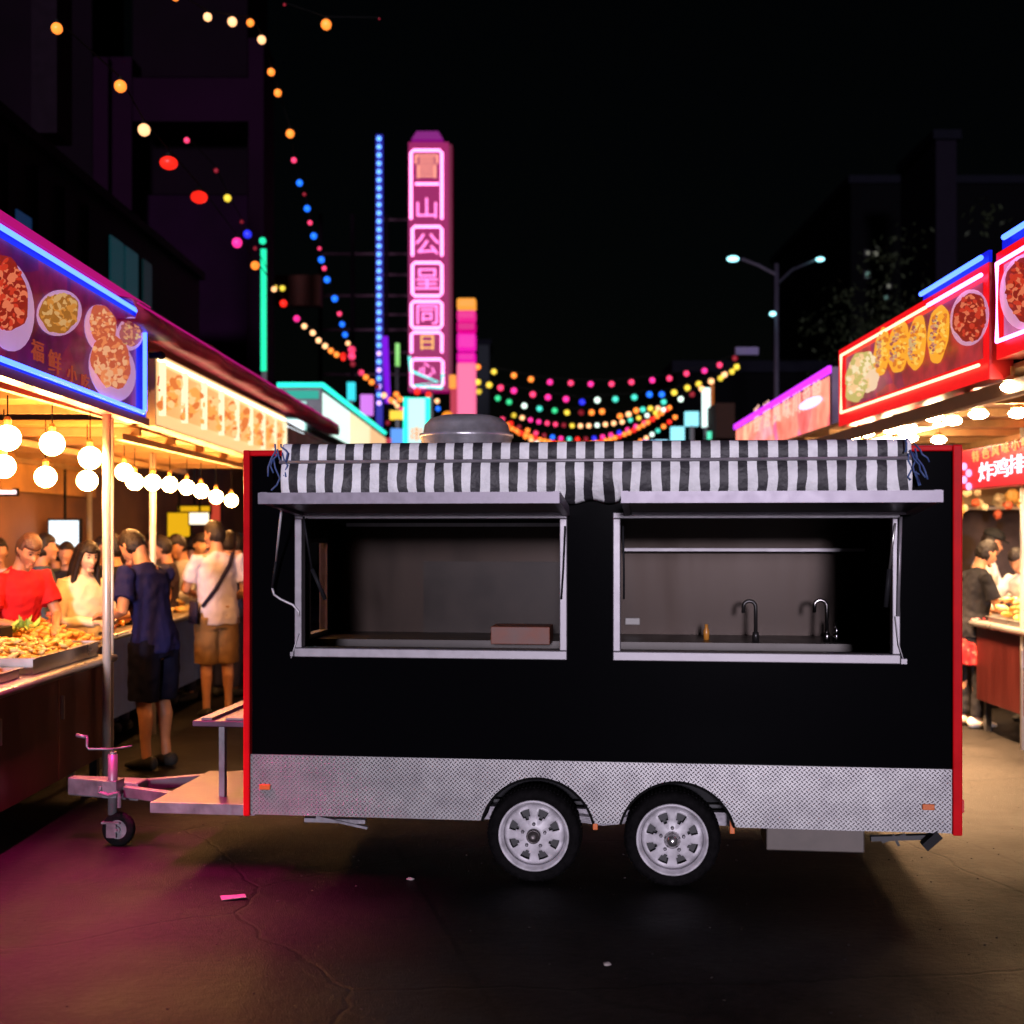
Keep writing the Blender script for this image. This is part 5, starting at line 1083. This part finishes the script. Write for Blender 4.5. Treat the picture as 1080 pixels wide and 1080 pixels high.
# segmented pink column
t = thing('neon_column', 'stacked pink and magenta light column with a yellow top, behind the roof vent', 'light column', (lk(492, 26), 26, 0))
segs = [(315, 326, (1, .35, .04), 1.1), (328, 338, (.85, .02, .28), 1.0), (340, 350, (.8, .0, .25), .9), (352, 369, (.9, .01, .45), 1.0), (372, 382, (.85, .0, .4), 1.0), (383, 470, (1, .16, .34), 1.1)]
for i, (y0, y1, c_, e_) in enumerate(segs):
    a = P(482, y1, 26); b = P(502, y0, 26); MB().b2((a.x, 25.9, a.z), (b.x, 26.3, b.z)).build('light_segment', glow('segment_' + 'abcdef'[i], c_, e_), t, bevel=.04)
a = P(482, 470, 26); b = P(502, 316, 26); MB().b2((a.x + .05, 26.31, 0), (b.x - .05, 26.5, b.z)).build('mast', darksteel, t)
a = P(475, 470, 26); b = P(481, 399, 26); MB().b2((a.x, 26, a.z), (b.x, 26.2, b.z)).build('red_side_panel', glow('red_side', (.7, .02, .06), .7), t)
a = P(474, 410, 26); b = P(481, 396, 26); MB().b2((a.x, 25.9, a.z), (b.x, 25.99, b.z)).build('orange_lamp', glow('orange_lamp', (1, .3, .02), 1.2), t)
MB().ball(P(472, 440, 25), .12).build('orange_globe', glow('orange_lamp'), t)

# small signs low in the middle
def post_sign(label, x0, y0, x1, y1, d, m, fr=None, ch=None, chm=None, nm='street_sign'):
    a = P(x0, y1, d); b = P(x1, y0, d); t = thing(nm, label, 'sign', ((a.x + b.x) / 2, d, 0))
    MB().b2((a.x, d, a.z), (b.x, d + .15, b.z)).build('lit_face', m, t)
    MB().b2(((a.x + b.x) / 2 - .04, d + .02, 0), ((a.x + b.x) / 2 + .04, d + .1, a.z - .001)).build('post', darksteel, t)
    if fr: MB().tube([(a.x, d - .03, a.z), (a.x, d - .03, b.z), (b.x, d - .03, b.z), (b.x, d - .03, a.z)], .05, 8).build('neon_frame', fr, t)
    if ch: 
        q = MB(); c = P((x0 + x1) / 2, (y0 + y1) / 2 + 4, d - .02); text_into(q, ch, (x1 - x0) / F * d * .7, Matrix(((1, 0, 0, c.x), (0, 0, -1, c.y), (0, 1, 0, c.z), (0, 0, 0, 1))), .01); q.build('character', chm, t)
    return t
post_sign('teal framed white sign standing left of the roof vent', 428, 420, 451, 490, 24, glow('pale_cyan_face', (.65, 1, .95), 1.0), tealn, '串', glow('orange_lamp'))
post_sign('small cyan light bar left of the blue dot strip', 366, 403, 374, 422, 27, glow('cyan_bar', (.02, .7, .8), 1.2))
post_sign('small violet sign left of the blue dot strip', 380, 416, 393, 438, 26.5, glow('violet_small', (.7, .2, .9), 1.0))
post_sign('slim green and orange lamp between the blue strip and the magenta sign', 417, 362, 421, 386, 31, glow('green_orange', (.3, .8, .2), 1.0))
post_sign('small yellow lit sign beneath the magenta sign', 411, 433, 427, 442, 25.5, glow('yellow_small', (1, .6, .03), 1.3))
post_sign('small blue and white lit sign beside the box sign end', 412, 452, 426, 475, 24.5, glow('blue_small', (.1, .35, 1), 1.0))
post_sign('small red lit sign just past the box sign end', 407, 462, 412, 480, 24.2, glow('red_side'))
post_sign('warm cream sign just left of the roof vent', 453, 446, 466, 480, 23.5, glow('warm_small', (1, .6, .3), 1.1))
t = post_sign('tall narrow white sign with an orange edge above the right garlands', 741.5, 409, 749, 450, 24, glow('icewhite', (.75, 1, .95), 1.7))
a = P(750, 455, 24); b = P(753, 404, 24); MB().b2((a.x, 24.0, a.z), (b.x, 24.1, b.z)).build('orange_edge', glow('orange_dim', (.6, .15, .02), .6), t)
post_sign('cyan lit sign of two panels low in the middle right, left panel lower', 708, 450, 722, 466, 25, glow('cyan_face', (.3, .85, 1), 1.3))
post_sign('cyan lit panel stepping up to the right of its neighbour', 723, 434, 737, 449, 24.8, glow('cyan_face'))
post_sign('blue white lit sign just above the awning, middle right', 687, 464, 704, 480, 26, glow('bluewhite', (.35, .75, 1), 1.4))
post_sign('deep blue sign just above the awning, middle right', 675, 464, 684, 480, 26.2, glow('blue_deep', (.01, .12, 1), 1.1))
post_sign('small round green light below the tall white sign', 747, 455, 754, 463, 23.5, glow('green_small', (.1, 1, .6), 1.0))
# dark buildings to the right and far
def plain_building(label, x0, x1, y0, y1, z, wins, m):
    t = building(label, x0, x1, y0, y1, z, m)
    MB().b2((x0 - .1, y0 - .1, z + .001), (x1 + .1, y1 + .1, z + .25)).build('parapet', mat('rib'), t)
    for (px, py, wp, hp_, mm) in wins:
        a = P(px - wp / 2, py + hp_ / 2, y0); b = P(px + wp / 2, py - hp_ / 2, y0); f_ = MB().b2((a.x - .06, y0 - .03, a.z - .06), (b.x + .06, y0 - .002, b.z + .06)).build('window', duct, t); MB().b2((a.x, y0 - .05, a.z), (b.x, y0 - .031, b.z)).build('pane', mm, f_)
    return t
dimw = glow('far_window', (.35, .35, .28), .6); dimg = glow('far_window_green', (.2, .4, .35), .6)
night = mat('night_wall', (.0006, .0006, .001), .8, 0, .3, .6)
plain_building('dark tower block with a few tiny lit windows, upper right', 11.0, 20, 40, 52, 13.0, [(915, 267, 3, 3, dimw), (923, 268, 4, 4, dimw), (915, 290, 4, 5, dimg), (937, 302, 3, 3, dimw), (934, 314, 3, 3, dimg)], night)
plain_building('narrow dim violet tower at the upper right behind the blue neon', 11.35, 11.9, 33, 36, 12.2, [], mat('dim_violet', (.004, .003, .006), .8))
plain_building('low dark building behind the right garlands', 3.6, 9.5, 27, 34, 5.2, [], night)
plain_building('small grey block far behind the light column', lk(504, 60), lk(516, 60), 60, 63, 10.8, [], mat('far_grey', (.012, .014, .018), .8))
plain_building('dark building behind the right food stall', 6.5, 12, 6, 26, 4.6, [], night)
MBr = MB().b2(P(755, 462, 23) , P(775, 425, 23) + Vector((0, 1, 0))); solo(MBr, 'wall_block', mat('brown_block', (.02, .008, .005), .7), P(765, 462, 23), 'brown wall block left of the glowing orange sign', 'wall')

# tree upper right
tr = thing('tree', 'dark leafy tree catching a little light above the right red sign', 'tree', (7.4, 24, 0))
MB().tube([(7.4, 24, 0), (7.35, 24, 2.2), (7.5, 24.1, 4.2), (7.45, 24, 5.8)], [.16, .13, .09, .03], 10).build('trunk', mat('bark', (.05, .035, .025), .8), tr, smooth=True)
q = MB(); rnd = random.Random(8)
for i in range(60):
    c0 = Vector((7.45, 24, 5.2)) + Vector((rnd.gauss(0, .8), rnd.gauss(0, .8), rnd.gauss(0, .75)))
    for k_ in range(38):
        p = c0 + Vector((rnd.gauss(0, .2), rnd.gauss(0, .2), rnd.gauss(0, .17))); u_ = Vector((rnd.uniform(-1, 1), rnd.uniform(-1, 1), rnd.uniform(-1, 1))).normalized() * .07; w_ = u_.cross(Vector((rnd.uniform(-1, 1), rnd.uniform(-1, 1), 1))).normalized() * .035
        q.face([q.bm.verts.new(p - u_), q.bm.verts.new(p + w_), q.bm.verts.new(p + u_), q.bm.verts.new(p - w_)])
q.build('crown', mat('leaves', (.012, .016, .008), .6, 0, .4, 3), tr, norm=False)

# street lamp
sl = thing('street_lamp', 'double armed street lamp with white heads, right of centre', 'street lamp', (lk(819, 22), 22, 0)); x = lk(819, 22)
MB().tube([(x, 22, 0), (x, 22, 3), (x, 22, P(0, 278, 22).z)], [.06, .05, .04], 12).build('pole', mat('lamp_pole', (.035, .03, .05), .5, .4, .1), sl, smooth=True)
MB().tube([(x, 22, P(0, 290, 22).z), P(800, 280, 22), P(782, 273, 22)], .03, 8).build('arm', mat('lamp_pole'), sl); MB().tube([(x, 22, P(0, 300, 22).z), P(835, 285, 23), P(858, 275, 24)], .028, 8).build('arm', mat('lamp_pole'), sl)
lh = glow('street_lamp_white', (.35, .9, 1), 3)
MB().ball(P(773, 273, 22), (.11, .10, .05), 16, 8).build('lamp_head', lh, sl, smooth=True); MB().ball(P(865, 273.5, 24), (.085, .08, .04), 16, 8).build('lamp_head', lh, sl, smooth=True); MB().ball(P(815, 331, 21.9), (.06, .06, .04), 12, 8).build('side_lamp', lh, sl, smooth=True)
a = P(776, 374, 20); b = P(800, 366, 20); t = solo(MB().b2((a.x, 20, a.z), (b.x, 20.1, b.z)), 'banner', mat('dim_violet_banner', (.05, .035, .12), .6), a, 'small dim violet banner beside the street lamp pole', 'banner')

# ================================================================== STRING LIGHTS
CC = {'o': ((1, .24, .03), 1.6), 'w': ((1, .50, .22), 1.7), 'r': ((1, .02, .01), 1.1), 'p': ((1, .05, .16), 1.1), 'm': ((1, .03, .30), 1.1), 'b': ((.01, .16, 1), 1.3), 'd': ((.02, .03, .9), .9), 'g': ((.03, .7, .25), .8), 't': ((.06, .75, .55), .9), 'y': ((.85, .62, .05), 1.1), 'c': ((.75, 1, .85), 1.3), 'R': ((.25, .008, .02), .6)}
BM = {}
for k_, (c_, e_) in CC.items():
    m1 = mat('bulb_' + k_ + ('_dim' if k_ == 'R' else ''), c_, .4, 0, 0, emit=c_, es=e_, sample=False)
    q = MB().ball((0, 0, 0), 1, 12, 8); q.mi = 1; q.lathe([(.45, .85), (.35, 1.5), (.1, 1.6)], (0, 0, 0), 'Z', 8); BM[k_] = q.mesh('bulb', [m1, wirem], True)
def string(label, pts, d0, d1, group='coloured string lights', cable=.006, squash=1.):
    """pts: (px, py, colour, diameter in picture units)"""
    n = len(pts); t0 = P(pts[0][0], pts[0][1], d0); t = thing('string_lights', label, 'string lights', t0, group=group); w = []
    for i, (px, py, c_, s_) in enumerate(pts):
        dd = d0 + (d1 - d0) * i / max(1, n - 1); p = P(px, py, dd); r_ = s_ / F * dd / 2
        o = bpy.data.objects.new('bulb', BM[c_]); COL.objects.link(o); o.parent = t; o.location = p - t0; o.scale = (r_, r_, r_ * (squash if c_ in 'r' and s_ > 14 else 1)); w.append(p + Vector((0, 0, r_ * 1.5)))
    if n > 1: MB().tube(w, cable, 5).build('cable', wirem, t)
    return t
string('nearest string of amber and red lanterns, upper left', [(60, 30, 'o', 12), (127, 91, 'o', 13), (152, 137, 'w', 13), (178, 172, 'r', 19), (210, 208, 'r', 18), (250, 256, 'm', 11), (269, 280, 'o', 9), (289, 305, 'w', 6), (299, 320, 'r', 8), (313, 336, 'm', 7), (321, 344, 'w', 6), (330, 351, 'w', 6), (336, 359, 'w', 6), (343, 365, 'w', 6), (349, 370, 'o', 6), (355, 374, 'o', 6), (362, 375, 'r', 6), (371, 376, 'p', 8)], 9, 24, squash=.72)
string('long string dropping from the top with amber bulbs turning blue and red', [(185, -3, 'o', 8), (219, 18, 'w', 9), (245, 23, 'w', 10), (264, 24, 'o', 8), (276, 42, 'w', 9), (286, 76, 'o', 8), (293, 98, 'o', 8), (306, 141, 'o', 9), (310, 169, 'p', 6), (316, 193, 'b', 7), (321, 205, 'R', 4), (324, 220, 'b', 7), (327, 235, 'p', 5), (331, 249, 'b', 7), (337, 262, 'p', 4), (339, 274, 'b', 7), (342, 283, 'p', 5), (345, 295, 'b', 7), (353, 315, 'b', 7), (358, 331, 'p', 5), (361, 342, 'b', 6), (364, 353, 'b', 6), (367, 362, 'w', 5), (371, 369, 'p', 8)], 11, 24)
string('short sparse string of small pink and yellow bulbs, upper left', [(197, 148, 'p', 6), (228, 180, 'R', 5), (240, 209, 'y', 8), (255, 234, 'R', 4), (261, 247, 'd', 9), (269, 262, 'R', 4), (290, 303, 'y', 5), (298, 304, 'y', 6)], 14, 20)
string('single amber bulb on a wire near the top, left of centre', [(300, 5, 'R', 3), (344, 26, 'o', 11), (400, 20, 'R', 2)], 13, 14)
string('string of warm bulbs running down to the blue dot strip', [(362, 378, 'r', 5), (372, 384, 'R', 6), (381, 393, 'p', 6), (386, 398, 'o', 6), (392, 403, 'o', 6), (398, 408, 'R', 5), (405, 417, 'w', 6), (412, 422, 'o', 6), (419, 428, 'w', 5), (424, 432, 'm', 5), (430, 438, 'o', 5), (436, 441, 'w', 5)], 22, 30)
string('short cluster of warm bulbs below the magenta sign', [(409, 446, 'R', 5), (416, 424, 'w', 5), (418, 416, 'o', 6), (422, 421, 'o', 6), (430, 424, 'r', 5), (440, 413, 'r', 7), (452, 416, 'r', 6), (461, 423, 'w', 5), (462, 431, 'b', 5), (455, 448, 'r', 6)], 28, 29)
MM = lambda s_: s_
def garland(label, P_, seq, d0, d1, size=6):
    n = len(P_); string(label, [(x_, y_, seq[i % len(seq)], size) for i, (x_, y_) in enumerate(P_)], d0, d1, 'garlands across the street')
def cat(x0, y0, x1, y1, sag, n):
    o = []
    for i in range(n):
        t_ = i / (n - 1); o.append((x0 + (x1 - x0) * t_, y0 + (y1 - y0) * t_ + sag * 4 * t_ * (1 - t_)))
    return o
garland('top garland, mostly magenta bulbs, across the street', [(504, 387), (521, 392), (542, 396), (560, 400), (580, 403), (602, 404), (623, 405), (645, 405), (666, 403), (688, 401), (706, 399), (724, 394), (743, 391), (759, 385), (775, 378)], 'oyoompmppmppmpR', 26, 22, 6)
garland('second garland from the top, magenta turning green and gold', [(504, 403), (516, 406), (528, 409), (542, 412), (562, 416), (578, 419), (597, 421), (614, 424), (630, 422), (649, 421), (669, 419), (685, 416), (698, 416), (711, 414), (725, 409), (737, 405), (750, 402), (764, 395), (777, 387)], 'yypmpmmdcttbbyyywwy', 26, 22, 6.5)
garland('third garland with green and teal bulbs', [(505, 413), (525, 420), (537, 424), (553, 428), (569, 431), (585, 433), (598, 435), (613, 435), (624, 435), (635, 434), (654, 439), (663, 437), (671, 433), (678, 432), (686, 431), (694, 431), (700, 424), (718, 421), (730, 416), (740, 410), (760, 399), (772, 392)], 'yggctgyRooowotywtcRwyy', 27, 22, 6)
garland('fourth garland of warm and pink bulbs', cat(542, 438, 700, 432, 14, 19), 'ywmmppRywwcwwwtycyc', 28, 23, 5)
garland('fifth garland of pink and violet bulbs', cat(530, 442, 706, 430, 27, 21), 'prRopRbmtrRdmmdmmprro', 29, 23, 5)
garland('sixth garland, dense orange bulbs', cat(540, 452, 703, 432, 26, 34), 'oorooro', 29, 23, 5)
garland('lowest garland of orange and white bulbs sinking behind the awning', cat(536, 448, 712, 440, 36, 30), 'oroowctoro', 30, 24, 5)
garland('short dim garland low in the centre right', cat(640, 471, 690, 468, 2, 7), 'crprRrb', 26, 25, 5)

# litter
q = MB(); q.prism([P(232, 945, 5.83) * Vector((1, 1, 0)) + Vector((0, 0, .003)), P(258, 944, 5.85) * Vector((1, 1, 0)) + Vector((0, 0, .006)), P(260, 949, 5.78) * Vector((1, 1, 0)) + Vector((0, 0, .012)), P(234, 950, 5.76) * Vector((1, 1, 0)) + Vector((0, 0, .004))], (0, 0, .002))
solo(q, 'paper_scrap', mat('paper', (.22, .18, .2), .7), (-1.3, 5.82, 0), 'crumpled paper scrap lying on the street, lower left', 'paper scrap')
for (px, py, s_, lb) in ((433, 928, .02, 'left'), (640, 1018, .018, 'right')):
    dd = 2249 / (py - 560); solo(MB().ball((lk(px, dd), dd, s_ * .3), (s_, s_ * .7, s_ * .35), 8, 6, .5), 'pebble', mat('pebble', (.3, .26, .25), .8), (lk(px, dd), dd, 0), 'small pebble on the dark street before the trailer, the ' + lb + ' one', 'pebble')

# ================================================================== light given off by the pink neon over the left stall, and added area lights in the right stall
def alight(nm, loc, rot, sx, sy, e, col, parent):
    ld = bpy.data.lights.new(nm, 'AREA'); ld.shape = 'RECTANGLE'; ld.size = sx; ld.size_y = sy; ld.energy = e; ld.color = col
    o = bpy.data.objects.new(nm, ld); COL.objects.link(o); o.location = Vector(loc) - Vector(parent.location); o.rotation_euler = rot; o.parent = parent; return o
a_ = alight('magenta_strip_light', (-2.45, 5.7, 2.44), Euler((0, R(-12), 0)), .08, 2.4, 110, (1, .02, .28), s1); a_.data.spread = R(62)
tl = [o for o in bpy.data.objects if o.name.startswith('tube_lamp') and 'farthest' in o.get('label', '')][0]
a_ = alight('tube_lamp_light', (3.3, 9.9, 2.54), Euler((0, R(14), 0)), .3, 3.0, 1450, (1, .55, .26), tl); a_.data.spread = R(98)  # added area light that brightens the ground right of the trailer

tl = [o for o in bpy.data.objects if o.name.startswith('tube_lamp') and 'middle' in o.get('label', '')][0]
alight('tube_lamp_light', (4.5, 9.9, 2.5), Euler((0, 0, 0)), .5, 3.0, 260, (1, .62, .30), tl)  # added area light brightening the right counter and kitchen, no visible lamp
rnd = random.Random(21); q = MB()
for i in range(450):
    d_ = rnd.uniform(4.2, 9.0); x_ = rnd.uniform(-2.3, 3.2); r_ = rnd.choice((.002, .003, .003, .004, .006))
    q.ball((x_, d_, r_ * .3), (r_, r_ * rnd.uniform(.6, 1), r_ * .5), 6, 4, .4)
solo(q, 'street_grit', mat('grit', (.035, .03, .028), .8, 0, .4, 30), (0, 6, 0), 'fine grit scattered over the street', 'grit', kind='stuff')
